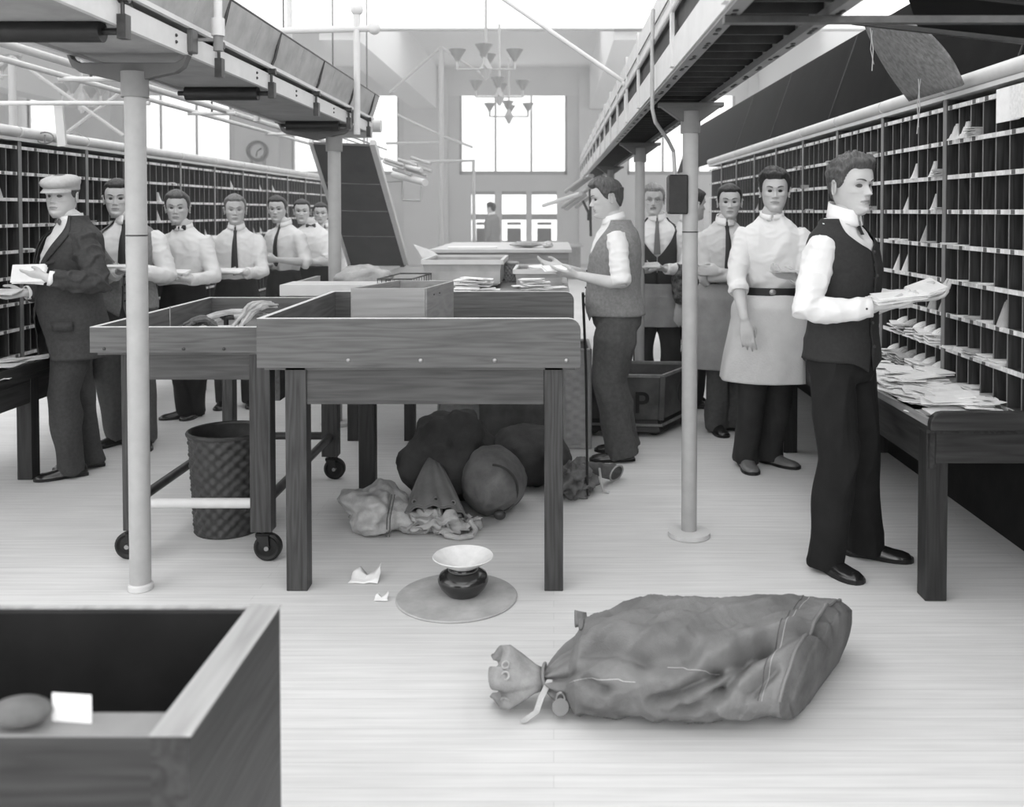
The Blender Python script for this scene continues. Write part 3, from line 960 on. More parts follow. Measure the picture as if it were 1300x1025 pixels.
def envelope(w, h, th=.002): return w, h, th
def sheet(q, c, w, h, th, yaw, pitch=0.0, roll=0.0, mi=0):
    R = Matrix.Rotation(yaw, 3, 'Z') @ Matrix.Rotation(pitch, 3, 'X') @ Matrix.Rotation(roll, 3, 'Y')
    P = [(-w / 2, -h / 2, 0), (w / 2, -h / 2, 0), (w / 2, h / 2, 0), (-w / 2, h / 2, 0), (-w / 2, -h / 2, th), (w / 2, -h / 2, th), (w / 2, h / 2, th), (-w / 2, h / 2, th)]
    q.hexa([V(c) + R @ V(x) for x in P], mi)
def letter(c, w, h, th, yaw, label, pitch=0, roll=0, group=None, m='paper', name='letter', cat='letter'):
    q = MB(); sheet(q, (0, 0, 0), w, h, th, 0)
    o = q.build(name, m)
    o.location = c
    o.rotation_euler = (Matrix.Rotation(yaw, 3, 'Z') @ Matrix.Rotation(pitch, 3, 'X') @ Matrix.Rotation(roll, 3, 'Y')).to_euler()
    return tag(o, label, cat, group)
rl_ = random.Random(11)
# papers inside the front table
c = at(622, 401, YT + .35)
for i in range(3):
    letter((c.x + .01 * i, YT + .35 + .02 * i, zt1 + .009 + .012 * i), .19, .11, .011, .05 * i, 'white letters lying on the bed of the front oak table', group='letters on the front table bed')
letter((c.x + .09, YT + .40, zt1 + .065), .10, .07, .0015, .3, 'one white letter leaning up against the pile on the front oak table', pitch=.9)

# ------------------------------------------------------------------ oak cart at left
YC = fl(240, 716).y
def XC(px): return at(px, 500, YC).x
def ZC_(py): return at(250, py, YC).z
zc0, zc1, zc2 = ZC_(415), ZC_(447), ZC_(483)
xc0 = XC(118); xc1 = XC(345)
t = thing('oak_cart', (xc0, YC, 0), 'oak tray cart on casters beside the left steel column, full of straps', 'cart')
YD = YC + 1.35
oth = .022
q = MB().box(xc0, xc1 - .02, YC - oth, YC, zc1, zc0).box(xc0, xc1 - .02, YC - oth, YC, zc0, zc0 + .002, 1); q.build('front_board', ['oak_x', 'edge_wear'], t)
q = MB().box(xc0, xc1 - .02, YD, YD + oth, zc1, zc0).box(xc0, xc1 - .02, YD, YD + oth, zc0, zc0 + .002, 1); q.build('rear_board', ['oak_x', 'edge_wear'], t)
q = MB().box(xc0, xc0 + oth, YC, YD, zc1, zc0).box(xc0, xc0 + oth, YC, YD, zc0, zc0 + .002, 1); q.build('side_board', ['oak_y', 'edge_wear'], t)
q = MB().box(xc1 - .042, xc1 - .02, YC, YD, zc1, zc0).box(xc1 - .042, xc1 - .02, YC, YD, zc0, zc0 + .002, 1); q.build('side_board', ['oak_y', 'edge_wear'], t)
MB().box(xc0 + oth, xc1 - .042, YC, YD, zc1 - .012, zc1 + .006).build('bed', 'oak_x', t)
lx = [(XC(151), XC(169)), (XC(316), XC(343))]
zl = .135
for (a, b), y in ((lx[0], YC + .02), (lx[1], YC + .0), (lx[0], YD - .10), (lx[1], YD - .10)):
    MB().box(a, b, y, y + .075, zl, zc1 - .012).build('leg', 'oak_z', t, bevel=.003)
    cx = (a + b) / 2; cyy = y + .04
    cs = MB()
    cs.tube([(cx, cyy, zl), (cx, cyy, .115)], .016, 10)
    cs.hexa([(cx - .03, cyy - .02, .11), (cx + .03, cyy - .02, .11), (cx + .03, cyy + .03, .11), (cx - .03, cyy + .03, .11), (cx - .03, cyy - .02, .122), (cx + .03, cyy - .02, .122), (cx + .03, cyy + .03, .122), (cx - .03, cyy + .03, .122)])
    for s in (-1, 1):
        cs.hexa([(cx - .012 + .02, cyy + s * .026 - .003, .05), (cx + .012 + .02, cyy + s * .026 - .003, .05), (cx + .012 + .02, cyy + s * .026 + .003, .05), (cx - .012 + .02, cyy + s * .026 + .003, .05),
                 (cx - .028, cyy + s * .026 - .003, .115), (cx + .028, cyy + s * .026 - .003, .115), (cx + .028, cyy + s * .026 + .003, .115), (cx - .028, cyy + s * .026 + .003, .115)])
    co = cs.build('caster', 'black_iron', t)
    w_ = MB().lathe([(.012, -.014), (.040, -.010), (.050, -.018), (.060, -.012), (.060, .012), (.050, .018), (.040, .010), (.012, .014)], (0, 0, 0), 28)
    wo_ = (-.02 if a < -1.6 else .02); w_.v = [V((cx + wo_ + p.x, cyy + p.z, .061 + p.y)) for p in w_.v]
    hub_ = MB().tube([(cx + wo_, cyy - .032, .061), (cx + wo_, cyy + .032, .061)], .010, 10).build('axle', 'steel', co, smooth=True)
    w_.build('wheel', 'black_iron', co, smooth=True)
MB().box(lx[0][1], lx[1][0], YC + .015, YC + .037, zc2, zc1 - .012).build('front_apron', 'apron_shade_x', t)
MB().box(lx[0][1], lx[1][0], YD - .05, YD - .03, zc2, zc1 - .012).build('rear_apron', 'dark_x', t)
for a in (lx[0][0] + .01, lx[1][1] - .03):
    MB().box(a, a + .02, YC + .09, YD - .1, zc2, zc1 - .012).build('side_apron', 'dark_y', t)
zp = ZC_(644)
MB().tube([(lx[0][1] - .01, YC + .055, zp), (lx[1][0] + .01, YC + .055, zp)], .022, 16).build('front_rail', 'paint_light', t, smooth=True)
MB().tube([(lx[0][1] - .01, YD - .06, zp), (lx[1][0] + .01, YD - .06, zp)], .022, 16).build('rear_rail', 'iron', t, smooth=True)
for a in ((lx[0][0] + lx[0][1]) / 2, (lx[1][0] + lx[1][1]) / 2):
    MB().tube([(a, YC + .06, zp), (a, YD - .06, zp)], .022, 16).build('side_rail', 'iron', t, smooth=True)
for px in (132, 233, 284):
    c = at(px, 443, YC - oth); MB().ell((c.x, YC - oth, c.z), (.008, .005, .008), 8).build('bolt', 'iron', t, smooth=True)
CYB = zc1 + .006
# contents of the cart
def strap_bundle(c0, c1, n, w, seed, label, m='canvas_pale', z0=CYB):
    r = random.Random(seed); q = MB()
    a, b = V(c0), V(c1)
    for i in range(n):
        pts = []
        off = V((r.uniform(-w, w), r.uniform(-w, w), r.uniform(0, w * 1.2)))
        for k in range(9):
            u = k / 8
            p = a.lerp(b, u) + off + V((r.uniform(-.012, .012), r.uniform(-.012, .012), .04 * math.sin(u * PI)))
            p.z = max(p.z, z0 + .012)
            pts.append(p)
        q.tube(pts, [.006 + .006 * math.sin(PI * k / 8) for k in range(9)], 6)
    return tag(q.build('strap_bundle', m, smooth=True), label, 'strap bundle')
k0 = at(300, 410, YC + .35); k1 = at(352, 385, YC + .8)
strap_bundle((k0.x, k0.y, CYB + .03), (k1.x - .02, k1.y, zc0 + .0), 9, .025, 1, 'pale looped strap bundle in the oak cart, nearest the big table')
k0 = at(232, 412, YC + .35)
strap_bundle((k0.x, k0.y, CYB + .03), (k0.x + .13, k0.y + .05, CYB + .04), 6, .02, 2, 'small dark strap roll lying at the left in the oak cart', 'canvas_mid')
k0 = at(280, 412, YC + .6)
strap_bundle((k0.x - .1, k0.y, CYB + .02), (k0.x + .2, k0.y + .1, CYB + .05), 7, .03, 3, 'pale straps heaped in the middle of the oak cart')
for i, (px_, yy_) in enumerate(((287, .62), (308, .70))):
    c = at(px_, 400, YC + yy_)
    q = MB().tube([(c.x, c.y, CYB), (c.x, c.y, zc0 - .02)], .012, 8).tube([(c.x - .04, c.y, zc0 - .03), (c.x + .04, c.y, zc0 - .03)], .012, 8)
    tag(q.build('iron_clamp', 'black_iron', smooth=True), '%s black iron clamp standing among the straps in the cart' % ('left' if i == 0 else 'right'), 'clamp')
c = at(262, 403, YC + .5); letter((c.x, c.y, CYB + .01), .30, .20, .01, .2, 'white sheet lying in the oak cart', pitch=.15)
c = at(216, 400, YC + .1)
tag(MB().tube([(c.x, c.y, CYB), (c.x, c.y, at(216, 389, c.y).z)], .0025, 6).build('wire_pin', 'steel'), 'thin upright wire at the left end of the oak cart', 'wire')

# ------------------------------------------------------------------ wicker baskets
def basket(c, r0, r1, h, matn, label, n=26, rows=26, name='wicker_basket', ex=1.0):
    t = thing(name, c, label, 'basket')
    x, y, z = c
    q = MB(); N = n * 8; rs_ = []
    for i in range(rows * 4 + 1):
        u = i / (rows * 4)
        r = r0 + (r1 - r0) * u
        row = i // 4
        ring = []
        for k in range(N):
            a = 2 * PI * k / N
            bulge = .0075 * math.cos(n * a + (PI if row % 2 else 0)) * math.sin(PI * (i % 4) / 4)
            ring.append(V((x + (r + bulge) * math.cos(a) * ex, y + (r + bulge) * math.sin(a), z + h * u)))
        rs_.append(ring)
    inner = []
    for u in (1, .5, .02):
        r = r0 + (r1 - r0) * u - .014
        inner.append([V((x + r * math.cos(2 * PI * k / N) * ex, y + r * math.sin(2 * PI * k / N), z + h * u)) for k in range(N)])
    q.rings(rs_ + inner, 0)
    q.build('woven_body', matn, t, smooth=True, angle=180)
    pts = [V((x + (r1 + .002) * math.cos(2 * PI * k / 40) * ex, y + (r1 + .002) * math.sin(2 * PI * k / 40), z + h)) for k in range(41)]
    MB().tube(pts, .011, 8).build('rim', matn, t, smooth=True)
    return t
bb = fl(273, 686); 
bz = at(273, 556, bb.y + .02).z
bxr = 46 * bb.y / 1200
basket((bb.x + .01, bb.y + .155, 0), .152, .178, bz, 'wicker_dark', 'dark round wicker waste basket under the oak cart', n=17, rows=17)

# spittoon and mat
mc = fl(580, 759)
tag(MB().lathe([(0, 0), (.236, 0), (.238, .004), (.234, .008), (0, .008)], (mc.x, mc.y, .0005), 64).build('round_mat', 'felt_mat', smooth=True), 'flat round grey mat on the floor under the spittoon', 'mat')
sx, sy = mc.x + .023, mc.y + .02
t = thing('spittoon', (sx, sy, .0085), 'black round-bellied spittoon with a white flared rim on the round mat', 'spittoon')
MB().lathe([(0, 0), (.062, .0), (.068, .006), (.088, .028), (.098, .048), (.100, .06), (.092, .078), (.070, .090), (.056, .096), (.054, .104), (.058, .110)], (sx, sy, .0085), 56).build('body', 'spit_black', t, smooth=True)
MB().lathe([(.054, .108), (.075, .120), (.118, .147), (.121, .150), (.118, .152), (.075, .128), (.040, .112), (.022, .098), (.012, .09), (0, .09)], (sx, sy, .0085), 56).build('rim', 'enamel', t, smooth=True)
MB().lathe([(.0565, .094), (.060, .097), (.0565, .100)], (sx, sy, .0085), 56).build('neck_ring', 'steel', t, smooth=True)
# paper scraps
def scrap(px, py, s, seed, label):
    c = fl(px, py); r = random.Random(seed); q = MB(); n = 5
    g_ = [[V((c.x + (i - 2) * s * .3 + r.uniform(-.2, .2) * s * .3, c.y + (j - 2) * s * .22, .003 + abs(i - 1.6) ** 2 * s * .09 * (1 + .5 * (j - 2)) * .5 + r.uniform(0, .06) * s)) for i in range(n)] for j in range(n)]
    g_[4][1].z += s * .35; g_[3][1].z += s * .2
    q.rings(g_, 0, cap=False, close=False)
    tag(q.build('paper_scrap', 'paper', smooth=True, solid=.0012), label, 'paper')
scrap(464, 737, .10, 3, 'larger torn white paper scrap on the floor left of the spittoon')
scrap(484, 762, .045, 5, 'tiny torn white paper scrap on the floor beside the mat')

# ------------------------------------------------------------------ foreground crate
zt_ = .76
fy1 = (H - zt_) * 1200 / (767 - 268)
fp = at(355, 767, 1.9)
# far rim: solve the Y where z == zt_
def onz(px, py, z): return fl(px, py, z)
A_ = onz(355, 768, zt_); Bn = onz(249, 934, zt_)
yN = onz(100, 905, zt_).y
xr = A_.x; wr = A_.x - onz(318, 768, zt_).x
t = thing('floor_truck', (xr, A_.y, 0), 'dark open wooden mail truck box in the near left foreground', 'box')
xl_ = -1.6
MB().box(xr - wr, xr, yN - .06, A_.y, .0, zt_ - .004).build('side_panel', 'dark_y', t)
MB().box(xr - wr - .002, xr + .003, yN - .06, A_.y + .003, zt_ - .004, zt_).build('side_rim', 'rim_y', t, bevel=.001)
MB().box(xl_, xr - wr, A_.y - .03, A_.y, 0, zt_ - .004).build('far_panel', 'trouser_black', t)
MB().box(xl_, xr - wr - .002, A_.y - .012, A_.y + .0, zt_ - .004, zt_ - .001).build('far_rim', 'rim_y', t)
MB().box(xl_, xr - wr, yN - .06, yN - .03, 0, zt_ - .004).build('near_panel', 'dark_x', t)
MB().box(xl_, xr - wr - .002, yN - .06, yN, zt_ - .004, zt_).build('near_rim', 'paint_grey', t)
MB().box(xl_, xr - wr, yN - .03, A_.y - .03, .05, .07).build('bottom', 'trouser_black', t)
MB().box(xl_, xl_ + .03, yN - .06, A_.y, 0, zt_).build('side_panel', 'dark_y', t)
c = onz(77, 934, zt_)
letter((c.x, yN - .03, zt_ + .002), .062, .001, .042, -.12, 'white card standing on the near rim of the foreground box', name='card', cat='card')
c = onz(12, 940, zt_)
tag(MB().ell((c.x - .005, yN - .035, zt_ + .021), (.045, .03, .02), 12).build('cloth_lump', 'canvas_mid', smooth=True), 'grey rounded lump on the near rim of the foreground box, lower left corner', 'cloth')

# ------------------------------------------------------------------ second table with its trays
Y2 = 5.55
z2 = at(500, 362, Y2).z
t = thing('sorting_table', (at(355, 370, Y2).x, Y2, 0), 'second sorting table with a pale front board behind the large oak one', 'table')
xa_, xb2 = at(355, 370, Y2).x, .10
zb2 = at(400, 376, Y2).z
MB().box(xa_, at(500, 370, Y2).x, Y2, Y2 + .03, zb2, z2).build('front_board', 'paint_light', t)
MB().box(xa_, xb2, Y2 + .03, 6.42, z2 - .10, z2 - .075).build('table_bed', 'pale_x', t)
MB().box(-1.40, xb2, 6.42, 8.6, z2 - .10, z2 - .075).build('table_bed', 'pale_x', t)
MB().box(xa_, at(500, 370, Y2).x, Y2 + .03, Y2 + .30, z2 - .004, z2).build('flap', 'paint_light', t)
MB().box(xa_, xa_ + .025, Y2 + .03, 6.42, z2 - .075, z2 - .005).build('side_board', 'pale_y', t)
MB().box(xa_ + .05, xb2 - .02, Y2 + .06, Y2 + .085, z2 - .26, z2 - .10).build('apron', 'dark_x', t)
yq = fl(522, 557).y
for x in (xa_ + .25, at(515, 500, yq).x, xb2 - .12):
    for y in (yq - .07, 8.45):
        if y > 7 and x < -1.35: x = -1.38
        MB().box(x, x + .07, y, y + .07, 0, z2 - .10).build('leg', 'dark_z', t)
zz2 = z2 - .075
def crumple(q, c, r, seed, flat=.6, sc=3.0, amp=.16, n=20):
    o = len(q.v); q.ell(c, r, n)
    for i in range(o, len(q.v)):
        p = q.v[i] - V(c)
        u = V((p.x / r[0], p.y / r[1], p.z / r[2]))
        k = 1 + noise.noise(u * sc * .5 + V((seed, 0, 0))) * amp * 1.6 + noise.noise(u * sc * 1.6 + V((0, seed, 0))) * amp * .6
        q.v[i] = V(c) + p * k
    return q
sc_ = at(458, 347, 6.0)
q = crumple(MB(), (sc_.x, 6.05, zz2 + .085), (.17, .14, .075), 4)
tag(q.build('small_sack', 'canvas_pale', smooth=True, angle=180), 'small pale stuffed sack lying on the second table', 'sack')
# wire tray
w0, w1 = at(482, 352, 5.75), at(535, 352, 5.75)
t = thing('wire_tray', (w0.x, 5.72, zz2), 'dark wire tray standing right of the small sack', 'tray')
q = MB()
for z in (zz2 + .01, zz2 + .10): 
    q.tube([(w0.x, 5.68, z), (w1.x - .05, 5.68, z), (w1.x, 6.2, z), (w0.x + .05, 6.2, z), (w0.x, 5.68, z)], .005, 6)
q.build('frame', 'iron', t)
q = MB()
for i in range(9):
    x = w0.x + (w1.x - .05 - w0.x) * i / 8
    q.tube([(x, 5.68, zz2 + .01), (x, 5.68, zz2 + .10)], .0025, 5)
    q.tube([(w1.x - .05 + .05 * i / 8, 5.68 + .52 * i / 8, zz2 + .01), (w1.x - .05 + .05 * i / 8, 5.68 + .52 * i / 8, zz2 + .10)], .0025, 5)
q.build('wires', 'iron', t)
# bins
def bin_(px0, px1, pyt, pyb, Y, dep, label, m='paint_grey', flare=.03):
    a, b = at(px0, pyt, Y), at(px1, pyb, Y)
    x0, x1, z1, z0 = a.x, b.x, a.z, max(b.z, zz2 + .001)
    t = thing('mail_bin', (x0, Y, z0), label, 'bin')
    q = MB(); f = flare
    P = lambda i, o, z, e: [V((x0 + (i if 0 else 0) + (0 if z > z0 else f) - e, Y - e + (0 if z > z0 else f), z)), V((x1 - (0 if z > z0 else f) + e, Y - e + (0 if z > z0 else f), z)), V((x1 - (0 if z > z0 else f) + e, Y + dep + e - (0 if z > z0 else f), z)), V((x0 + (0 if z > z0 else f) - e, Y + dep + e - (0 if z > z0 else f), z))]
    q.rings([P(0, 0, z0, 0), P(0, 0, z1, 0), P(0, 0, z1, -.012), P(0, 0, z0 + .012, -.012)])
    q.build('body', m, t)
    r = MB(); c = [V((x0, Y, z1)), V((x1, Y, z1)), V((x1, Y + dep, z1)), V((x0, Y + dep, z1)), V((x0, Y, z1))]
    for i in range(4): r.bar(c[i], c[i + 1], .022, .03)
    r.build('rim', 'paint_light', t)
    return x0, x1, z0, z1
bin_(536, 637, 333, 363, 6.2, .7, 'large grey metal bin with a pale rim on the second table', 'galv')
bx_ = bin_(653, 716, 345, 372, 6.2, .6, 'smaller grey metal bin heaped with letters at right on the second table', 'galv')
# tall pale wicker end
a, b = at(640, 335, 6.7), at(653, 366, 6.7)
basket(((a.x + b.x) / 2, 6.8, zz2), .05, .055, a.z - zz2, 'wicker_pale', 'narrow pale wicker basket between the two metal bins', n=12, rows=8)
# piles of letters
def pile(px, py, Y, w, d, n, z0, label, group, s=(.15, .09), seed=1, step=.006, tilt=.06, name='letter'):
    r = random.Random(seed); c = at(px, py, Y)
    for i in range(n):
        u = i / max(1, n - 1)
        letter((c.x + r.uniform(-w, w) * (1 - .5 * u), Y + r.uniform(-d, d) * (1 - .5 * u), z0 + .003 + i * step), s[0], s[1], .004, r.uniform(-.5, .5), label, pitch=r.uniform(-tilt, tilt), roll=r.uniform(-tilt, tilt), group=group, name=name)
pile(600, 365, 5.75, .10, .08, 16, zz2, 'white letters stacked on the second table before the large bin', 'letters before the large bin', seed=2, step=.0065)
pile(562, 365, 5.80, .06, .08, 10, zz2, 'white letters stacked beside the crate on the second table', 'letters beside the crate', seed=3, step=.008)
pile(683, 358, 5.95, .14, .06, 12, zz2, 'white letters heaped in front of the smaller bin', 'letters in front of the smaller bin', seed=4, step=.007)
pile(683, 350, 6.45, .10, .15, 9, bx_[3] - .03, 'white letters heaped on the smaller bin', 'letters in the smaller bin', seed=6, step=.006)
# paper sheets upright over the large bin
a = at(560, 331, 6.9)
q = MB(); pa = [at(525, 310, 6.9), at(548, 318, 6.9), at(566, 331, 6.9), at(538, 331, 6.9)]
q.hexa(pa[::-1] + [x + V((0, .004, 0)) for x in pa[::-1]])
tag(q.build('paper_sheet', 'paper'), 'white pointed sheet of paper sticking up at the left of the large bin', 'paper')

# third table far behind
Y3 = 9.2
z3 = at(600, 317, Y3).z
t = thing('far_table', (at(545, 320, Y3).x, Y3, 0), 'long pale table beyond the metal bins, seen just above them', 'table')
MB().box(at(545, 320, Y3).x, at(726, 320, Y3).x, Y3, Y3 + 2.2, z3 - .03, z3).build('tabletop', 'paint_light', t)
MB().box(at(548, 320, Y3).x, at(722, 320, Y3).x, Y3 + .02, Y3 + .05, z3 - .16, z3 - .03).build('apron', 'pale_x', t)
for x in (at(552, 320, Y3).x, at(712, 320, Y3).x):
    for y in (Y3 + .05, Y3 + 2.05): MB().box(x, x + .07, y, y + .07, 0, z3 - .03).build('leg', 'pale_x', t)
for i, (px, w, m_) in enumerate(((668, .30, 'galv'), (695, .12, 'paint_light'))):
    c = at(px, 316, Y3 + .5)
    q = crumple(MB(), (c.x, c.y, z3 + .035), (w / 2, .14, .032), i + 2)
    tag(q.build('parcel', m_, smooth=True), '%s on the far pale table' % ('wide grey parcel' if i == 0 else 'small pale parcel'), 'parcel')
letter((at(600, 318, Y3 + .4).x, Y3 + .4, z3 + .002), .5, .3, .012, .1, 'broad white sheet lying on the far pale table', name='paper_sheet', cat='paper')
# dark counter at the far end
yk = 21.0
a, b = at(556, 312, yk), at(740, 312, yk)
t = thing('counter', (a.x, yk, 0), 'low dark counter before the far doors', 'counter')
z_ = at(600, 311, yk).z
MB().box(a.x, b.x, yk, yk + .8, z_ - .05, z_).build('counter_top', 'frame_paint', t)
MB().box(a.x + .05, b.x - .05, yk + .05, yk + .75, 0, z_ - .05).build('counter_body', 'canvas_board', t)

# ------------------------------------------------------------------ baskets and truck under and behind the tables
def hamper(px0, px1, pyt, pyb, Y, dep, label, m='wicker_pale', n=14):
    a = at(px0, pyt, Y); b = at(px1, pyb, Y)
    z0 = max(0, b.z); t = thing('wicker_hamper', (a.x, Y, z0), label, 'hamper')
    q = MB(); nz = max(6, int((a.z - z0) / .03))
    def wall(p, qd, nn):
        L = (qd - p).length; k = int(L / .012); d = (qd - p) / k; nrm = V((d.y, -d.x, 0)).normalized()
        rs_ = []
        for j in range(nz * 2 + 1):
            z = z0 + (a.z - z0) * j / (nz * 2)
            rs_.append([p + d * i + V((0, 0, z)) + nrm * (.006 * math.sin(i * PI / 4 + (PI if (j // 2) % 2 else 0)) * (1 if j % 2 else .2)) for i in range(k + 1)])
        q.rings(rs_, 0, cap=False, close=False)
    c = [V((a.x, Y, 0)), V((b.x, Y, 0)), V((b.x, Y + dep, 0)), V((a.x, Y + dep, 0))]
    for i in range(4): wall(c[i], c[(i + 1) % 4], 10)
    q.build('woven_body', m, t, smooth=True, angle=180, solid=.006)
    r = MB()
    for z in (z0 + .01, a.z):
        for i in range(4): r.tube([c[i] + V((0, 0, z)), c[(i + 1) % 4] + V((0, 0, z))], .013, 8)
    for i in range(4): r.tube([c[i] + V((0, 0, z0)), c[i] + V((0, 0, a.z))], .012, 8)
    r.build('border', m, t, smooth=True)
    return t
h1y = fl(580, 545).y
hamper(557, 622, 470, 544, h1y, .5, 'pale wicker hamper standing behind the sacks under the tables')
hamper(716, 749, 445, 572, fl(735, 575).y + .1, .45, 'tall pale wicker hamper between the front table and the man facing left')
bx0, bx1 = at(608, 560, 5.9), at(700, 500, 5.9)
t = thing('dark_box', (bx0.x, 5.9, 0), 'dark plain box standing behind the sacks under the front table', 'box')
MB().box(bx0.x, bx1.x, 5.9, 6.35, .02, .50).build('body', 'leather_cart', t, bevel=.01)
MB().box(bx0.x - .01, bx1.x + .01, 5.89, 6.36, .50, .52).build('lid', 'canvas_dark', t)
for x in (bx0.x + .03, bx1.x - .06): MB().box(x, x + .03, 5.93, 6.3, 0, .02).build('skid', 'dark_y', t)
# two dark rods and a cord by the table end
q = MB().tube([at(740, 372, 4.7), at(744, 470, 4.9), V((at(744, 470, 4.9).x + .01, 4.95, .02))], .007, 8)
tag(q.build('hanging_strap', 'black_iron', smooth=True), 'dark strap hanging down at the right end of the front table', 'strap')

# the fibre truck with a letter on it
yk = 6.28
cc = at(841, 478, yk); ztk = cc.z
dirL = V((-1.0, .10, 0)).normalized(); dirR = V((.50, .87, 0)).normalized()
zb_ = at(841, 541, yk).z
L1, L2 = .60, .62
c0 = V((cc.x, yk, 0)); c1_ = c0 + dirL * L1; c2_ = c1_ + dirR * L2; c3_ = c0 + dirR * L2
t = thing('fibre_truck', (cc.x, yk, 0), 'dark riveted fibre mail truck with a big letter P behind the right column', 'truck')
cs = [c0, c3_, c2_, c1_]
cen = (c0 + c2_) / 2
ins = [p + (cen - p) * .06 for p in cs]
z_lo = .12
q = MB(); q.rings([[p + V((0, 0, z_lo)) for p in ins], [p + V((0, 0, ztk)) for p in cs], [p + (cen - p) * .03 + V((0, 0, ztk)) for p in cs], [p + (cen - p) * .09 + V((0, 0, z_lo + .02)) for p in cs]])
q.build('body', 'leather_cart', t)
r = MB()
for i in range(4):
    r.bar(cs[i] + V((0, 0, ztk)), cs[(i + 1) % 4] + V((0, 0, ztk)), .02, .022)
    a = cs[i] + (cen - cs[i]) * .04 + V((0, 0, zb_)); b = cs[(i + 1) % 4] + (cen - cs[(i + 1) % 4]) * .04 + V((0, 0, zb_))
    r.bar(a, b, .016, .016)
r.build('rim_band', 'rawhide', t, bevel=.003)
r = MB()
for i in range(4):
    p = cs[i]; p2 = ins[i]
    d = (p - cen).normalized() * .004
    r.bar(p2 + d + V((0, 0, z_lo)), p + d + V((0, 0, ztk)), .035, .02)
    r.build('corner_guard', 'leather_cart', t) if i == 3 else None
for i in range(4):
    c = ins[i] + (cen - ins[i]) * .25
    w_ = MB().lathe([(.01, -.02), (.055, -.02), (.06, 0), (.055, .02), (.01, .02)], (0, 0, 0), 20)
    w_.v = [V((c.x + p.x, c.y + p.z, .06 + p.y)) for p in w_.v]
    w_.build('wheel', 'black_iron', t)
MB().hexa([ins[k] + (cen - ins[k]) * .03 + V((0, 0, .035)) for k in range(4)] + [ins[k] + (cen - ins[k]) * .15 + V((0, 0, z_lo)) for k in range(4)]).build('base', 'dark_x', t)
def text(name, s, size, loc, xdir, zdir, m, parent, depth=.001):
    cu = bpy.data.curves.new(name, 'FONT'); cu.body = s; cu.size = size; cu.extrude = depth; cu.offset = size * .012
    o = bpy.data.objects.new(name + '_c', cu); C.objects.link(o)
    dg = bpy.context.evaluated_depsgraph_get(); dg.update()
    me = bpy.data.meshes.new_from_object(o.evaluated_get(dg))
    bpy.data.objects.remove(o)
    xd = V(xdir).normalized(); zd = V(zdir).normalized(); yd = xd.cross(zd) * -1
    R = Matrix((xd, zd, xd.cross(zd))).transposed()
    off = V(parent.get('_w', (0, 0, 0)))
    for v in me.vertices: v.co = V(loc) + R @ v.co - off
    me.materials.clear(); me.materials.append(M[m])
    o = bpy.data.objects.new(name, me); C.objects.link(o); o.parent = parent
    return o
pl_ = c0 + dirL * .19 + V((0, -.004, .17))
text('lettering', 'P', .20, pl_ + V((0, -.002, 0)), -dirL, (0, .05, 1), 'stencil', t)
text('lettering', 'O', .22, c0 + dirR * .22 + V((.012, -.006, .19)) , dirR, (0, 0, 1), 'stencil_soft', t)
# ------------------------------------------------------------------ people
def tab(T, z):
    if z <= T[0][0]: return T[0][1]
    for i in range(len(T) - 1):
        a, b = T[i], T[i + 1]
        if z <= b[0]:
            t = (z - a[0]) / (b[0] - a[0])
            m0 = ((b[1] - T[i - 1][1]) / (b[0] - T[i - 1][0])) if i > 0 else (b[1] - a[1]) / (b[0] - a[0])
            m1 = ((T[i + 2][1] - a[1]) / (T[i + 2][0] - a[0])) if i + 2 < len(T) else (b[1] - a[1]) / (b[0] - a[0])
            h = b[0] - a[0]; t2 = t * t; t3 = t2 * t
            return (2 * t3 - 3 * t2 + 1) * a[1] + (t3 - 2 * t2 + t) * h * m0 + (-2 * t3 + 3 * t2) * b[1] + (t3 - t2) * h * m1
    return T[-1][1]
HF = [(-.125, .036), (-.119, .062), (-.110, .079), (-.095, .086), (-.082, .083), (-.07, .086), (-.058, .087), (-.045, .086), (-.02, .085), (0, .084), (.02, .091), (.045, .092), (.07, .084), (.09, .067), (.105, .043), (.115, .012)]
HB = [(-.125, -.056), (-.09, -.064), (-.06, -.078), (-.03, -.092), (0, -.099), (.04, -.102), (.07, -.091), (.09, -.073), (.105, -.047), (.115, -.015)]
HW = [(-.125, .045), (-.115, .041), (-.10, .047), (-.08, .057), (-.05, .066), (-.02, .072), (.01, .075), (.04, .077), (.07, .070), (.09, .055), (.105, .035), (.115, .011)]
BUMP = [(.012, -.037, .0055, .0055, .010), (.031, .0, .0155, .0095, -.014), (.028, .021, .02, .006, .005), (.047, -.024, .018, .014, .004),
        (.044, -.058, .016, .018, -.004), (0, -.0612, .021, .0032, .0042), (0, -.0662, .026, .0018, -.0045), (0, -.0718, .018, .0038, .0042), (.040, -.070, .012, .02, .002),
        (0, -.099, .015, .009, .006), (0, -.084, .016, .005, -.004), (.02, -.052, .004, .010, -.0015)]
def feat(x, z, nose=1.0):
    d = 0
    if -.05 < z < .03:
        t = min(1, max(0, (.012 - z) / .046))
        hgt = .004 + .022 * t ** 1.2
        fall = 1.0
        if z < -.034: fall = math.exp(-((z + .034) / .0055) ** 2)
        if z > .012: fall = math.exp(-((z - .012) / .009) ** 2)
        sx = .0058 + .0045 * t
        d += hgt * nose * fall * math.exp(-(x / sx) ** 2)
    for x0, z0, sx, sz, a in BUMP:
        e = math.exp(-((z - z0) / sz) ** 2)
        if e > .01:
            d += a * e * (math.exp(-((x - x0) / sx) ** 2) + (math.exp(-((x + x0) / sx) ** 2) if x0 else 0))
    return d
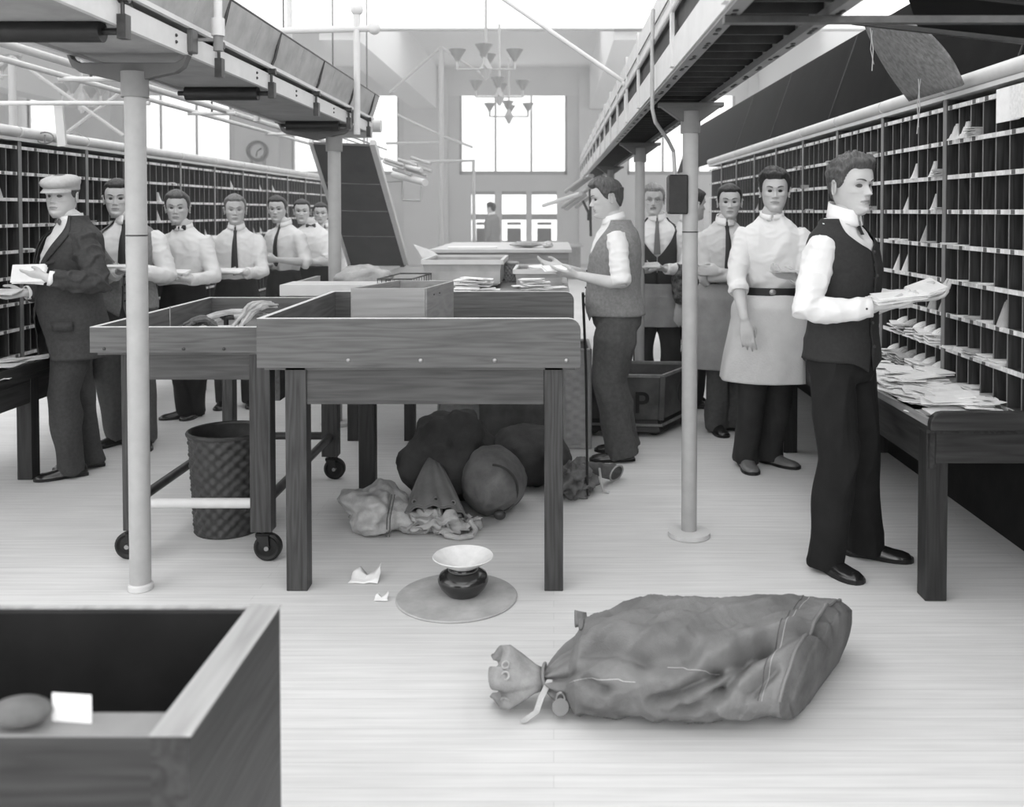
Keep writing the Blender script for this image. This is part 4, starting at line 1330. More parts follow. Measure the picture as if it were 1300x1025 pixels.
def headpt(phi, z, off=0.0, detail=True, jaw=1.0, nose=1.0):
    """phi 0 = straight ahead; x right, y forward"""
    w = tab(HW, z) * (1 + (jaw - 1) * min(1, max(0, (-.01 - z) / .05))) ; f = tab(HF, z); b = tab(HB, z); yc = -.008
    c = math.cos(phi); s = math.sin(phi)
    fr = f - yc; bk = yc - b
    ex = .86 if z > -.03 else 1.0
    x = w * math.copysign(abs(s) ** ex, s)
    y = yc + (fr * c if c > 0 else bk * c)
    if detail and c > 0.05: y += feat(x, z, nose) * min(1, (c - .05) / .3)
    if off:
        n = V((x / max(w, .02) , (y - yc) / .09, max(0, (z - .03)) / .06 * 1.1)).normalized()
        return V((x, y, z)) + n * off
    return V((x, y, z))
ZLV = []
_z = -.125
while _z < .1149:
    ZLV.append(_z); _z += .0029 if _z < .03 else (.004 if _z < .09 else .002)
ZLV.append(.115)
NPH = 84
def head_mesh(q, T, jaw, nose):
    rs_ = []
    for z in ZLV:
        ring = []
        for k in range(NPH):
            u = -1 + 2 * k / NPH
            phi = PI * (u * .55 + .45 * u ** 3)     # denser in front
            ring.append(headpt(phi, z, 0, True, jaw, nose))
        rs_.append(ring)
    o = len(q.f)
    q.rings([[T(p) for p in r] for r in rs_], 0)
    # lips
    n = NPH
    for i in range(len(ZLV) - 1):
        zc = (ZLV[i] + ZLV[i + 1]) / 2
        if -.0765 < zc < -.0575:
            for j in range(n):
                p = rs_[i][j]
                wl = .025 * math.sqrt(max(0, 1 - ((zc + .0665) / .0085) ** 2))
                if abs(p.x) < wl and p.y > 0: q.m[o + i * n + j] = 1
    for s in (-1, 1):
        c = V((s * .031, .0565, 0))
        # lids
        for z0, z1 in ((.28, 1.3), (-1.2, -.42)):
            ring = []
            for i in range(6):
                e = z0 + (z1 - z0) * i / 5
                ring.append([T(c + V((.0136 * math.cos(e) * math.sin(a), .0134 * math.cos(e) * math.cos(a), .0136 * math.sin(e)))) for a in [(-1.35 + 2.7 * k / 12) for k in range(13)]])
            q.rings(ring, 0, cap=False, close=False)
        # ear
        R = Matrix.Rotation(s * -.5, 3, 'Z') @ Matrix.Rotation(-.15, 3, 'X')
        e0 = V((s * .081, -.014, -.008))
        qq = MB(); qq.ell(e0, (.006, .015, .028), 8, 0, R)
        cv_ = []
        for k in range(12):
            a = -1.9 + 4.3 * k / 11
            cv_.append(e0 + R @ V((s * .006, -.016 * math.cos(a) * .9, .029 * math.sin(a) + .002)))
        qq.tube(cv_, [.0036 + .001 * math.sin(k / 11 * PI) for k in range(12)], 6)
        q.add([T(p) for p in qq.v], qq.f, 0)

def hairline(phi, st):
    a = abs(phi) * 180 / PI
    L = [(0, st.get('front', .066)), (25, st.get('front', .066) - .002), (42, .068), (56, .055), (65, .030), (74, .0), (90, -.012), (98, .018), (112, .016), (120, -.030), (150, -.062), (181, -.07)]
    return tab(L, a)
def hair_mesh(q, T, st, seed):
    th = st.get('th', .014)
    zs = [-.08 + (.115 + .08) * i / 52 for i in range(53)]
    rs_ = []
    n = 96
    for z in zs:
        ring = []
        for k in range(n):
            phi = -PI + 2 * PI * k / n
            h = hairline(phi, st)
            m = (z - h) / .010
            m = max(0, min(1, m)); m = m * m * (3 - 2 * m)
            base = headpt(phi, min(z, .1149), 0, False)
            top = max(0, min(1, (z - .02) / .06))
            t_ = th * (.45 + .75 * top)
            side = math.sin(phi) * st.get('part', 1)
            if z > .05: t_ *= 1 + .35 * math.cos(phi - .5 * st.get('part', 1)) * st.get('quiff', 1)
            t_ *= 1 + .25 * noise.noise(V((phi * 9 + z * 20 * st.get('part', 1), z * 30, seed))) + st.get('curl', .12) * noise.noise(V((base.x * 55, base.y * 55, z * 55 + seed)))
            off = m * t_ - (1 - m) * .006
            ring.append(headpt(phi, min(z, .1149), off, False))
        rs_.append(ring)
    # close the crown
    c = V((0, -.005, .115 + th * 1.1))
    rs_.append([c + (p - c) * .45 + V((0, 0, -.001)) for p in rs_[-1]])
    rs_[-1] = [V((p.x, p.y, max(p.z, .115 + th * .95))) for p in rs_[-1]]
    q.rings([[T(p) for p in r] for r in rs_], 0)

TR = [(-.13, .10, .085, 0), (-.10, .150, .112, -.004), (-.03, .166, .120, -.006), (.04, .163, .115, -.002), (.12, .148, .104, .0), (.18, .146, .104, .002), (.26, .155, .112, .004),
      (.34, .168, .118, .004), (.42, .176, .112, -.002), (.465, .170, .100, -.008), (.50, .142, .084, -.013), (.53, .096, .068, -.014), (.565, .062, .056, -.012), (.60, .056, .056, -.010)]
def col_(i): return [(r[0], r[i]) for r in TR]
TA, TBb, TS = col_(1), col_(2), col_(3)
BELT = 0
def ang(a): return V((math.cos(math.radians(a)), math.sin(math.radians(a)), 0))

def remesh(mb, name, mats, parent, vox, sm=3, disp=None, extra=None):
    tmp = mb.build('tmp', mats)
    md = tmp.modifiers.new('r', 'REMESH'); md.mode = 'VOXEL'; md.voxel_size = vox; md.adaptivity = 0
    if sm:
        m2 = tmp.modifiers.new('s', 'SMOOTH'); m2.factor = .5; m2.iterations = sm
    dg = bpy.context.evaluated_depsgraph_get(); dg.update()
    me = bpy.data.meshes.new_from_object(tmp.evaluated_get(dg))
    bpy.data.objects.remove(tmp)
    me.name = name
    me.materials.clear()
    for m in (mats if isinstance(mats, (list, tuple)) else [mats]): me.materials.append(M[m])
    n = len(me.vertices)
    if disp:
        nr = [0.0] * (n * 3)
        me.vertices.foreach_get('normal', nr)
        for i, v in enumerate(me.vertices):
            v.co = v.co + V(nr[3 * i:3 * i + 3]) * disp(v.co)
    off = V(parent.get('_w', (0, 0, 0)))
    if extra:   # append finer geometry (the head) to the same mesh
        vs_ = [tuple(v.co) for v in me.vertices]
        fs = [tuple(p.vertices) for p in me.polygons]
        mi = [0] * len(fs)
        o = len(vs_)
        vs_ += [tuple(p) for p in extra.v]; fs += [tuple(i + o for i in f) for f in extra.f]; mi += extra.m
        me2 = bpy.data.meshes.new(name)
        me2.from_pydata(vs_, [], fs)
        for m in me.materials: me2.materials.append(m)
        me2.polygons.foreach_set('material_index', mi)
        bm = bmesh.new(); bm.from_mesh(me2); bmesh.ops.recalc_face_normals(bm, faces=bm.faces); bm.to_mesh(me2); bm.free()
        bpy.data.meshes.remove(me); me = me2
    for v in me.vertices: v.co = v.co - off
    me.polygons.foreach_set('use_smooth', [True] * len(me.polygons))
    o = bpy.data.objects.new(name, me); C.objects.link(o); 
    return o

def ik(a, b, l1, l2, pole):
    d = b - a; L = d.length; dr = d.normalized()
    if L > (l1 + l2) * .995:
        L = (l1 + l2) * .995; b = a + dr * L
    x = (l1 * l1 - l2 * l2 + L * L) / (2 * L)
    h = math.sqrt(max(0, l1 * l1 - x * x))
    p = pole - dr * pole.dot(dr)
    return a + dr * x + p.normalized() * h, b

def hand(q, W, d, n, side, curl=.5, s=1.0, spread=.10):
    """side +1 right hand, -1 left hand; n points out of the palm"""
    d = d.normalized(); n = (n - d * n.dot(d)).normalized()
    t = (d.cross(n)) * side          # towards the thumb
    P = lambda x, y, z: W + (t * x + d * y + n * z) * s
    rs_ = []
    for y, w, h in ((-.012, .024, .018), (.015, .029, .018), (.045, .037, .0165), (.075, .041, .0145), (.093, .038, .011), (.099, .030, .006)):
        rs_.append([P(w * math.cos(a) , y, h * math.sin(a)) for a in [2 * PI * k / 14 for k in range(14)]])
    q.rings(rs_)
    # thumb mound
    q.tube([P(.018, .02, .006), P(.030, .045, .010)], [.014 * s, .015 * s], 10, round_=True)
    fl_ = ((.029, .043, .026, .021), (.0095, .047, .029, .022), (-.011, .043, .027, .021), (-.030, .034, .021, .019))
    for i, (x, a_, b_, c_) in enumerate(fl_):
        th = curl * (.75 + .12 * i)
        pts = [P(x * .9, .080, 0)]
        p = V((x, .094, 0)); pts.append(P(*p)); an = 0
        dirx = (1.2 - i) * spread * .5
        for L, k in ((a_, .55), (b_, 1.0), (c_, .75)):
            an += th * k
            p = p + V((dirx * L, math.cos(an) * L, math.sin(an) * L))
            pts.append(P(*p))
        q.tube(pts, [.0098 * s, .0096 * s, .0088 * s, .0080 * s, .0070 * s], 10, round_=True)
    k = curl
    q.tube([P(.022, .028, .006), P(.044, .052, .012 + .006 * k), P(.050 - .006 * k, .080, .020 + .018 * k), P(.046 - .018 * k, .104, .026 + .026 * k)], [.0135 * s, .0115 * s, .0098 * s, .0082 * s], 10, round_=True)

def crease(p, sc, amp, seed=0, st=(1, 1, 1)):
    n = noise.noise(V((p.x * sc * st[0] + seed, p.y * sc * st[1] + seed * .7, p.z * sc * st[2])))
    return amp * (1 - 2 * min(1, abs(n) * 3.2)) 
class Person: pass

def person(label, px, Y, htop, face, chest=None, head=None, lean=(0, 0), feet=None, R=None, L=None, bulk=1.0, belly=0.0, skin='skin',
           hair='hair_dark', hst=None, shirt='shirt', sleeve=(1, 1), vest=None, jacket=None, trousers='trouser_black', apron=None, shoes='shoe',
           tie=None, collar=True, cap=False, belt=False, headpx=None, nose=1.0, jaw=1.0, pitch=0.0, mustache=False, glasses=False, seed=0, tr=1.0, apron_hem=-.50, apron_top=.13, detail=True, cover=None, roll=0.0, vestv=.26):
    base = at(px, 400, Y); base.z = 0
    s = htop / 1.75
    chest = face if chest is None else chest
    head = chest if head is None else head
    vox = max(.0045, .0011 * Y)
    t = bpy.data.objects.new('person', None)   # replaced by the body mesh below
    W0 = V((base.x, base.y, 0))
    cw = {'_w': tuple(W0)}
    lean = V((lean[0], lean[1], 0))
    pel = base + V((0, 0, .92 * s))
    def frame(z):
        u = max(0, min(1, (z + .05) / .5))
        a = face + (chest - face) * u
        f = ang(a); r = f.cross(V((0, 0, 1)))
        uu = max(0, z) / .55
        return base + V((0, 0, (.92 + z) * s)) + lean * uu * s, f, r
    def tp(z, phi, off=0.0, sx=1.0):
        c, f, r = frame(z)
        a = tab(TA, z) * bulk * sx; b = tab(TBb, z) * (1 + (bulk - 1) * 1.2)
        y = b * math.cos(phi) + tab(TS, z)
        if math.cos(phi) > 0: y += belly * math.exp(-((z - .10) / .16) ** 2) * math.cos(phi)
        return c + (r * ((a + off) * math.copysign(abs(math.sin(phi)) ** .88, math.sin(phi))) + f * (y + off * math.cos(phi))) * s
    def tring(z, off, n=28, sx=1.0): return [tp(z, 2 * PI * k / n, off, sx) for k in range(n)]
    # joints
    c, f, r = frame(.455)
    shl = {1: c + r * .165 * bulk * s + f * -.004, -1: c - r * .165 * bulk * s + f * -.004}
    arms = {}
    for sd, A in ((1, R), (-1, L)):
        cz, ff, rr = frame(.3)
        if A is None:
            A = dict(w=shl[sd] + V((0, 0, -.54 * s)) + rr * sd * .05 + ff * .06, pole=-ff, n=-rr * sd, curl=.35)
        w = V(A['w'])
        pole = A.get('pole', -ff * .6 + V((0, 0, -1)) + rr * sd * .35)
        e, w = ik(shl[sd], w, .295 * s, .262 * s, V(pole))
        dh = A.get('d', None)
        dh = (w - e).normalized() if dh is None else ((w - e).normalized() * .35 + V(dh).normalized()).normalized()
        arms[sd] = (e, w, dh, V(A.get('n', (0, 0, 1))), A.get('curl', .5))
    if feet is None:
        feet = [(base + rr_ * .10 * s + V((0, 0, 0)), face - 12) if False else None for rr_ in ()]
    f0 = ang(face); r0 = f0.cross(V((0, 0, 1)))
    if not feet:
        feet = {1: (base + r0 * .10 * s, face - 10), -1: (base - r0 * .10 * s, face + 10)}
    legs = {}
    for sd in (1, -1):
        hip = pel + V((0, 0, -.03 * s)) + r0 * sd * .088 * bulk * s
        fp, fa = feet[sd]
        ank = V((fp[0], fp[1], .085 * s))
        k, ank2 = ik(hip, ank, .409 * s, .409 * s, ang(fa))
        k = k if (hip - ank).length < .812 * s else (hip + ank) / 2 + ang(fa) * .01
        legs[sd] = (hip, k, V((fp[0], fp[1], .085 * s)), fa)
    # head transform
    ha = math.radians(head)
    nk, cf, cr = frame(.585)
    if headpx is not None:
        hp = at(headpx, 300, nk.y)
        hc = V((hp.x, nk.y + .0, 0))
    else:
        hc = nk + cf * .02 * s
    hc = V((hc.x, hc.y, htop - .128 * s * 1.0))
    hc += ang(head) * .012
    hs = s ** .5 * 1.0
    hf = ang(head); hr = hf.cross(V((0, 0, 1)))
    Rp = Matrix.Rotation(math.radians(pitch), 3, hr)
    Rr = Matrix.Rotation(math.radians(roll), 3, hf)
    def HT(p): return hc + Rr @ (Rp @ ((hr * p.x + hf * p.y + V((0, 0, p.z))) * hs))
    # --- the body: one surface
    q = MB()
    q.rings([tring(z, -.014) for z in (-.12, -.06, 0, .08, .16, .24, .32, .40, .46, .50, .54, .575)])
    nb = frame(.53)[0]
    q.tube([nb + V((0, 0, -.02)), nk, HT(V((0, -.012, -.085))), HT(V((0, -.012, -.04)))], [.066 * s, .056 * s, .053 * s, .052 * s], 20)
    for sd in (1, -1):
        e, w, dh, nn, cu = arms[sd]
        q.tube([shl[sd], shl[sd].lerp(e, .5), e, e.lerp(w, .25), e.lerp(w, .6), w], [.040 * s, .040 * s, .036 * s, .040 * s, .033 * s, .026 * s], 14, round_=True)
        hand(q, w, dh, nn, sd, cu, s)
        hip, k, an, fa = legs[sd]
        q.tube([hip, k, k.lerp(an, .3), an, an + V((0, 0, -.04 * s))], [.075 * s, .050 * s, .052 * s, .034 * s, .034 * s], 12, round_=True)
        fv = ang(fa)
        q.tube([an + V((0, 0, -.052 * s)) - fv * .035, an + V((0, 0, -.060 * s)) + fv * .10 * s], [.020 * s, .012 * s], 10, round_=True)
    hm = MB(); head_mesh(hm, HT, jaw, nose)
    body = remesh(q, 'person', [skin, 'lip'], cw, vox, 2, None, hm)
    body.location = W0
    body['_w'] = tuple(W0)
    tag(body, label, 'person')
    t = body
    def child(mb, name, mats, smooth=True, **k): return mb.build(name, mats, t, smooth=smooth, **k)
    def rchild(mb, name, mats, v=None, sm=3, disp=None):
        o = remesh(mb, name, mats, cw, v or vox * 1.35, sm, disp); o.parent = t; return o
    # eyes, brows
    for sd in (-1, 1):
        c = V((sd * .031, .0565, 0)); rs_ = []; mi = []
        angs = [.06, .25, .46, .48, .8, 1.2, 1.6, 2.2]
        for a in angs:
            rs_.append([HT(c + V((.0122 * math.sin(a) * math.cos(b), .0122 * math.cos(a), .0122 * math.sin(a) * math.sin(b)))) for b in [2 * PI * k / 16 for k in range(16)]])
        e = MB(); e.rings(rs_[:3], 1); e.rings(rs_[3:], 0)
        child(e, 'eye', ['eye_white', 'iris'])
        b = MB(); pts = []
        for k in range(7):
            x = sd * (.013 + .036 * k / 6); z = .019 + .007 * math.sin(k / 6 * 2.3)
            phi = math.asin(max(-1, min(1, (abs(x) / tab(HW, z)) ** (1 / .86)))) * sd
            pts.append(HT(headpt(phi, z) + V((0, .001, 0))))
        b.tube(pts, [.0022, .0032, .0034, .0032, .0028, .0022, .0012], 6)
        child(b, 'eyebrow', hair)
    if mustache:
        b = MB()
        b.tube([HT(headpt(x / .075, -.054) + V((0, .004, -abs(x) * .18))) for x in (-.028, -.015, 0, .015, .028)], [.002, .005, .0055, .005, .002], 8)
        child(b, 'mustache', hair)
    if glasses:
        b = MB()
        for sd in (-1, 1):
            b.tube([HT(V((sd * .032 + .019 * math.cos(k * PI / 8), .086, .016 * math.sin(k * PI / 8)))) for k in range(17)], .0012, 5)
            b.tube([HT(V((sd * .051, .086, .002))), HT(V((sd * .078, .01, 0)))], .0012, 5)
        b.tube([HT(V((-.013, .086, .003))), HT(V((.013, .086, .003)))], .0012, 5)
        child(b, 'spectacles', 'iron')
    hst = hst or {}
    hq = MB(); hair_mesh(hq, HT, hst, seed * 3.7)
    child(hq, 'hair', hair, angle=180)
    if cap:
        cq = MB(); rs_ = []; n = 40
        for i, (z, k, fw) in enumerate(((.046, 1.10, .0), (.052, 1.12, 0), (.062, 1.11, .0), (.068, 1.14, .004), (.080, 1.21, .010), (.096, 1.24, .014), (.112, 1.15, .012), (.124, .92, .006), (.131, .60, 0), (.133, .2, 0))):
            ring = []
            for j in range(n):
                phi = 2 * PI * j / n
                rr_ = 1 + .02 * math.cos(8 * phi) * (1 if i > 3 else 0)
                x = .080 * k * math.sin(phi) * rr_; y = (.101 * k * math.cos(phi)) * rr_ - .006 + fw
                ring.append(HT(V((x, y, z - .010 - .10 * (y) * (.10) + .012 * (-y / .1) * (1 if i > 2 else .4)))))
            rs_.append(ring)
        cq.rings(rs_)
        child(cq, 'cap_crown', 'cap_cloth', angle=180)
        v = MB(); top = []; bot = []
        for j in range(21):
            a = -1.15 + 2.3 * j / 20
            inner = V((.088 * math.sin(a), .105 * math.cos(a) - .006, .045))
            outer = V((.092 * math.sin(a), .105 * math.cos(a) + .052 * math.cos(a * 1.25) - .004, .030 - .012 * math.cos(a)))
            top.append([HT(inner), HT(outer), HT(outer + V((0, 0, -.004))), HT(inner + V((0, 0, -.004)))])
        v.rings(top); child(v, 'cap_visor', 'cap_cloth')
        cc_ = [HT(V((.0, .006, .131))), HT(V((0, .006, .136)))]
    # --- trousers
    tq = MB()
    tq.rings([tring(z, .013) for z in (-.115, -.08, -.03, .03, .09, .135)])
    for sd in (1, -1):
        hip, k, an, fa = legs[sd]
        fv = ang(fa)
        hem = an + V((0, 0, -.058 * s)) + fv * .004
        tq.tube([hip + V((0, 0, .02)), hip.lerp(k, .35), hip.lerp(k, .75), k, k.lerp(hem, .35), k.lerp(hem, .75), hem], [.096 * s * bulk, .100 * s * bulk * tr, .091 * s * tr, .086 * s * tr, .083 * s * tr, .080 * s * tr, .079 * s * tr], 20)
    def dtr(p):
        k = max(0, 1 - (p.z / (.9 * s)))
        return fold(p, 7, .006 + .006 * k, seed, (1, 1, .45)) + crease(p, 6, .004 + .004 * k, seed + 9, (1, 1, .5))
    rchild(tq, 'trousers', trousers, disp=dtr)
    # --- shoes
    for sd in (1, -1):
        hip, k, an, fa = legs[sd]
        fv = ang(fa); rv = fv.cross(V((0, 0, 1)))
        o = V((an.x, an.y, 0)) - fv * .075 * s
        P = lambda y, x, z: o + (fv * y + rv * x + V((0, 0, z))) * s
        up = MB(); rs_ = []
        for y, w, h in ((0.004, .022, .045), (.012, .032, .07), (.04, .040, .105), (.08, .043, .108), (.12, .043, .088), (.16, .046, .056), (.20, .049, .046), (.235, .046, .042), (.262, .034, .034), (.275, .016, .022)):
            rs_.append([P(y, w * math.cos(a), .018 + max(0, math.sin(a)) * (h - .018) if a < PI + .01 else .016) for a in [PI * j / 12 for j in range(13)]])
        up.rings(rs_)
        so = child(up, 'shoe', shoes, angle=60)
        sl = MB(); ol = []
        for y, w in ((0, .024), (.02, .036), (.07, .035), (.11, .036), (.16, .049), (.21, .053), (.25, .046), (.275, .028), (.283, .010)):
            ol.append((y, w))
        loop = [(y, w) for y, w in ol] + [(y, -w) for y, w in ol[::-1]]
        sl.rings([[P(y, w, 0.001 if (y > .09) else .001) for y, w in loop], [P(y, w, .018) for y, w in loop]])
        sl.build('sole', 'black_iron', so)
        if detail:
            lc = MB()
            for i in range(4):
                y = .085 + .022 * i; h = .088 - .012 * i
                lc.tube([P(y, -.016, h - .006), P(y + .008, 0, h + .001), P(y, .016, h - .006)], .0022 * s, 5)
            lc.build('laces', 'black_iron', so)
    # --- shirt
    sq = MB()
    sq.rings([tring(z, .012 if z > .15 else -.004) for z in (.08, .13, .18, .24, .30, .36, .42, .46, .50, .535, .565)])
    for i, sd in enumerate((1, -1)):
        e, w, dh, nn, cu = arms[sd]
        sf = sleeve[i]
        if jacket: sf = 0
        pts = [shl[sd] + (nb - shl[sd]) * .15, shl[sd].lerp(e, .12), shl[sd].lerp(e, .5), e]
        rr_ = [.060 * s, .069 * s, .063 * s, .058 * s] if not jacket else [.05 * s, .055 * s, .045 * s, .04 * s]
        if sf > 0:
            for u in (.3, .6, .85, 1.0):
                if u <= sf + .001:
                    pts.append(e.lerp(w, u)); rr_.append(((.058 - .014 * u) if not jacket else .034) * s if u < .95 else .038 * s)
            if sf not in (.3, .6, .85, 1.0): pts.append(e.lerp(w, sf)); rr_.append(.055 * s)
        else:
            pts[-1] = shl[sd].lerp(e, 1 + sf)
        sq.tube(pts, rr_, 18, round_=False)
        if sf < .9 and not jacket:   # rolled cuff
            a = pts[-1]; dd = (pts[-1] - pts[-2]).normalized()
            sq.tube([a - dd * .05 * s, a - dd * .025 * s, a + dd * .004], [.058 * s, .064 * s, .058 * s], 18)
    rchild(sq, 'shirt' if not jacket else 'shirt', shirt, disp=lambda p: fold(p, 8, .009, seed, (1, 1, .6)) + crease(p, 7, .0045, seed + 3, (1, 1, .55)) + crease(p, 13, .0025, seed + 5, (.8, .8, 1.5)))
    for i, sd in enumerate((1, -1)):
        if sleeve[i] >= 1:
            e, w, dh, nn, cu = arms[sd]
            d_ = (w - e).normalized()
            cq = MB().tube([w - d_ * (.062 if not jacket else .03) * s, w - d_ * (.03 if not jacket else .015) * s, w - d_ * .004 * s], [.041 * s, .040 * s, .039 * s], 24, cap=False)
            child(cq, 'cuff', shirt if not jacket else 'collar', solid=.003)
            if detail and not jacket:
                nrm = (V((0, -1, 0)) - d_ * V((0, -1, 0)).dot(d_)).normalized()
                child(MB().ell(w - d_ * .03 * s + nrm * .040 * s, (.005, .005, .005), 6), 'cuff_button', 'iron')
    # --- collar
    if collar:
        cq = MB(); rs_ = []; n = 36
        hgt = collar if isinstance(collar, float) else .04
        nc = frame(.565)[0]
        tiltv = cf
        for i, (zz, rad) in enumerate(((-.012, .068), (.005, .064), (hgt, .0615), (hgt + .002, .065), (.012, .070), (-.008, .074))):
            rs_.append([nc + (cr * math.sin(p) * rad * .96 + cf * (math.cos(p) * rad * 1.02 + .004) + V((0, 0, zz - (.020 if not jacket else .012) * math.cos(p) - (.012 if jacket else 0)))) * s for p in [.10 + (2 * PI - .20) * k / n for k in range(n + 1)]])
        cq.rings(rs_, cap=False, close=False)
        child(cq, 'collar', 'collar', solid=.0015)
    fr_ = lambda z, off, phi=0: tp(z, phi, off)
    if tie in ('tie_dark', 'tie_grey'):
        tq = MB(); rs_ = []
        for z, w in ((.548, .012), (.53, .014), (.50, .012), (.44, .018), (.36, .022), (.28, .026), (.20, .028), (.17, .012)):
            if vest and z < vestv + .02: break
            c = fr_(z, .022); g = frame(z)[2]; ff = frame(z)[1]
            rs_.append([c - g * w * s, c - g * w * .4 * s + ff * .006, c + g * w * .4 * s + ff * .006, c + g * w * s, c - ff * .004])
        tq.rings(rs_); child(tq, 'necktie', tie)
        k_ = fr_(.552, .014); child(MB().ell(k_, (.016 * s, .012 * s, .014 * s), 8), 'tie_knot', tie)
    if tie == 'bow':
        c = fr_(.556, .018); g = frame(.55)[2]
        bq = MB()
        for sd in (-1, 1):
            rs_ = []
            for u, h in ((.0, .006), (.3, .012), (.7, .020), (1, .017)):
                cc = c + g * sd * u * .05 * s + cf * (.004 * math.sin(u * PI))
                rs_.append([cc + V((0, 0, h * s)), cc + cf * .007, cc + V((0, 0, -h * s)), cc - cf * .005])
            bq.rings(rs_)
        child(bq, 'bow_tie', 'tie_dark' if not jacket else 'tie_grey'); 
        child(MB().ell(c + cf * .004, (.009, .009, .009), 6), 'bow_knot', 'tie_dark' if not jacket else 'tie_grey')
    def shell(z0, z1, phif, off, nz=44, nphi=72, sx=1.0, extra_=None, flare=None):
        rs_ = []
        for i in range(nz + 1):
            z = z0 + (z1 - z0) * i / nz
            a0 = phif(z); ring = []
            for k in range(nphi + 1):
                u = k / nphi
                phi = a0 + (2 * PI - 2 * a0) * u
                zz = z
                if extra_: zz = z + extra_(z, phi)
                o_ = off * (1 - (.6 if jacket else .12) * min(1, max(0, (z - .49) / .09))) + (flare(z) if flare else 0)
                if zz < -.10:
                    p0 = tp(-.10, phi, o_); p = V((p0.x, p0.y, (.92 + zz) * s))
                else: p = tp(zz, phi, o_, sx - (.045 * min(1, max(0, (zz - .36) / .10)) if sx < 1 else 0))
                n_ = (p - V((frame(max(zz, -.1))[0].x, frame(max(zz, -.1))[0].y, p.z))).normalized()
                p = p + n_ * (fold(p, 8, .005, seed + 5, (1, 1, .5)) + crease(p, 9, .0022, seed + 8, (1, 1, 1.5)))
                ring.append(p)
            rs_.append(ring)
        return MB().rings(rs_, cap=False, close=False)
    if vest:
        def ph(z):
            if z < vestv: return .012 + max(0, (.03 - z)) * 1.6
            return .012 + ((z - vestv) / (.57 - vestv)) ** .85 * 1.15
        sh_ = shell(-.02, .565, ph, .030, extra_=lambda z, p: -.045 * max(0, math.cos(p)) ** 14 * max(0, (.10 - z) / .12), sx=.93)
        child(sh_, 'vest', vest, solid=.004)
        if detail:
            for i in range(5):
                c = fr_(.04 + (vestv - .05) * i / 4, .032, -.06)
                child(MB().ell(c, (.007, .007, .007), 6), 'button', 'iron')
    if jacket:
        def pj(z):
            if z < .06: return .02 + (.06 - z) * 2.2
            if z < .24: return .02
            return .02 + ((z - .24) / .36) ** .9 * 1.05
        child(shell(-.22, .592, pj, .036, nz=62, flare=lambda z: .02 * max(0, (.05 - z) / .25)), 'jacket', jacket, solid=.005)
        lp = MB()
        for sd in (-1, 1):
            rs_ = []
            for i in range(16):
                z = .24 + .352 * i / 15; a0 = pj(z)
                w_ = .30 * math.sin(min(1, (i + 1) / 11) * PI / 2) if i < 11 else .30 - .05 * (i - 11)
                rs_.append([tp(z, sd * (a0 - .03 + w_ * k / 3), (.046 + .004 * math.sin(k)) * (1 - .45 * min(1, max(0, (z - .49) / .09)))) for k in range(4)])
            lp.rings(rs_, cap=False, close=False)
        child(lp, 'lapels', jacket, solid=.004)
        jq = MB()
        for sd in (1, -1):
            e, w, dh, nn, cu = arms[sd]
            jq.tube([shl[sd] + (nb - shl[sd]) * .25 , shl[sd].lerp(e, .1), shl[sd].lerp(e, .5), e, e.lerp(w, .4), e.lerp(w, .93)], [.072 * s, .084 * s, .078 * s, .072 * s, .064 * s, .054 * s], 22)
        rchild(jq, 'jacket_sleeves', jacket, disp=lambda p: fold(p, 10, .011, seed, (1, .7, 1.1)) + crease(p, 12, .008, seed + 2, (1, 1, 1.2)))
        fp_ = MB(); rs_ = []
        for z in (.0, -.05): rs_.append([tp(z, -.75 - .5 * k / 5, .066) for k in range(6)])
        fp_.rings(rs_, cap=False, close=False); child(fp_, 'pocket_flap', jacket, solid=.005)
        fp_ = MB(); rs_ = []
        for z in (.33, .31): rs_.append([tp(z + .015 * k / 5, -.42 - .35 * k / 5, .045) for k in range(6)])
        fp_.rings(rs_, cap=False, close=False); child(fp_, 'breast_pocket', jacket, solid=.004)
    if apron:
        aq = MB(); rs_ = []
        mid = (V(feet[1][0]) + V(feet[-1][0])) / 2
        nz = 50
        for i in range(nz + 1):
            z = apron_top + (apron_hem - apron_top) * i / nz
            ring = []
            for k in range(61):
                phi = -1.9 + 3.8 * k / 60
                dn = max(0, -.04 - z)
                p = tp(max(z, -.04), phi, .034 + .09 * dn + .03 * min(1, max(0, (apron_top - z) / .1)) )
                if z < -.04: p.z = (.92 + z) * s; 
                u = dn / .5
                p += V((mid.x - base.x, mid.y - base.y, 0)) * u * .6
                n_ = (p - V((base.x, base.y, p.z))).normalized()
                p += n_ * (.012 * u * math.sin(phi * 7 + seed + z * 3) + fold(p, 7, .010 * (.4 + u), seed + 4, (1, 1, .35)))
                ring.append(p)
            rs_.append(ring)
        aq.rings(rs_, cap=False, close=False)
        child(aq, 'apron', apron, solid=.003)
    if belt:
        bq = MB(); rs_ = []
        for off, dz in ((.040, -.022), (.046, -.022), (.046, .022), (.040, .022)):
            rs_.append([tp(.125, 2 * PI * k / 48, off) + V((0, 0, dz * s)) for k in range(48)])
        rs_.append(rs_[0]); bq.rings(rs_, cap=False); child(bq, 'belt', 'belt_leather')
        c = tp(.125, 0, .05); child(MB().ell(c, (.02, .008, .018), 6), 'buckle', 'steel')
    if cover:
        e, w, dh, nn, cu = arms[cover]
        cq = MB().tube([shl[cover].lerp(e, .80), e, e.lerp(w, .3), e.lerp(w, .6), w - (w - e).normalized() * .01], [.068 * s, .072 * s, .074 * s, .066 * s, .042 * s], 20)
        rchild(cq, 'sleeve_cover', 'sleeve_pattern', disp=lambda p: fold(p, 14, .014, seed))
    r_ = Person(); r_.arms = arms; r_.s = s; r_.obj = t
    return r_

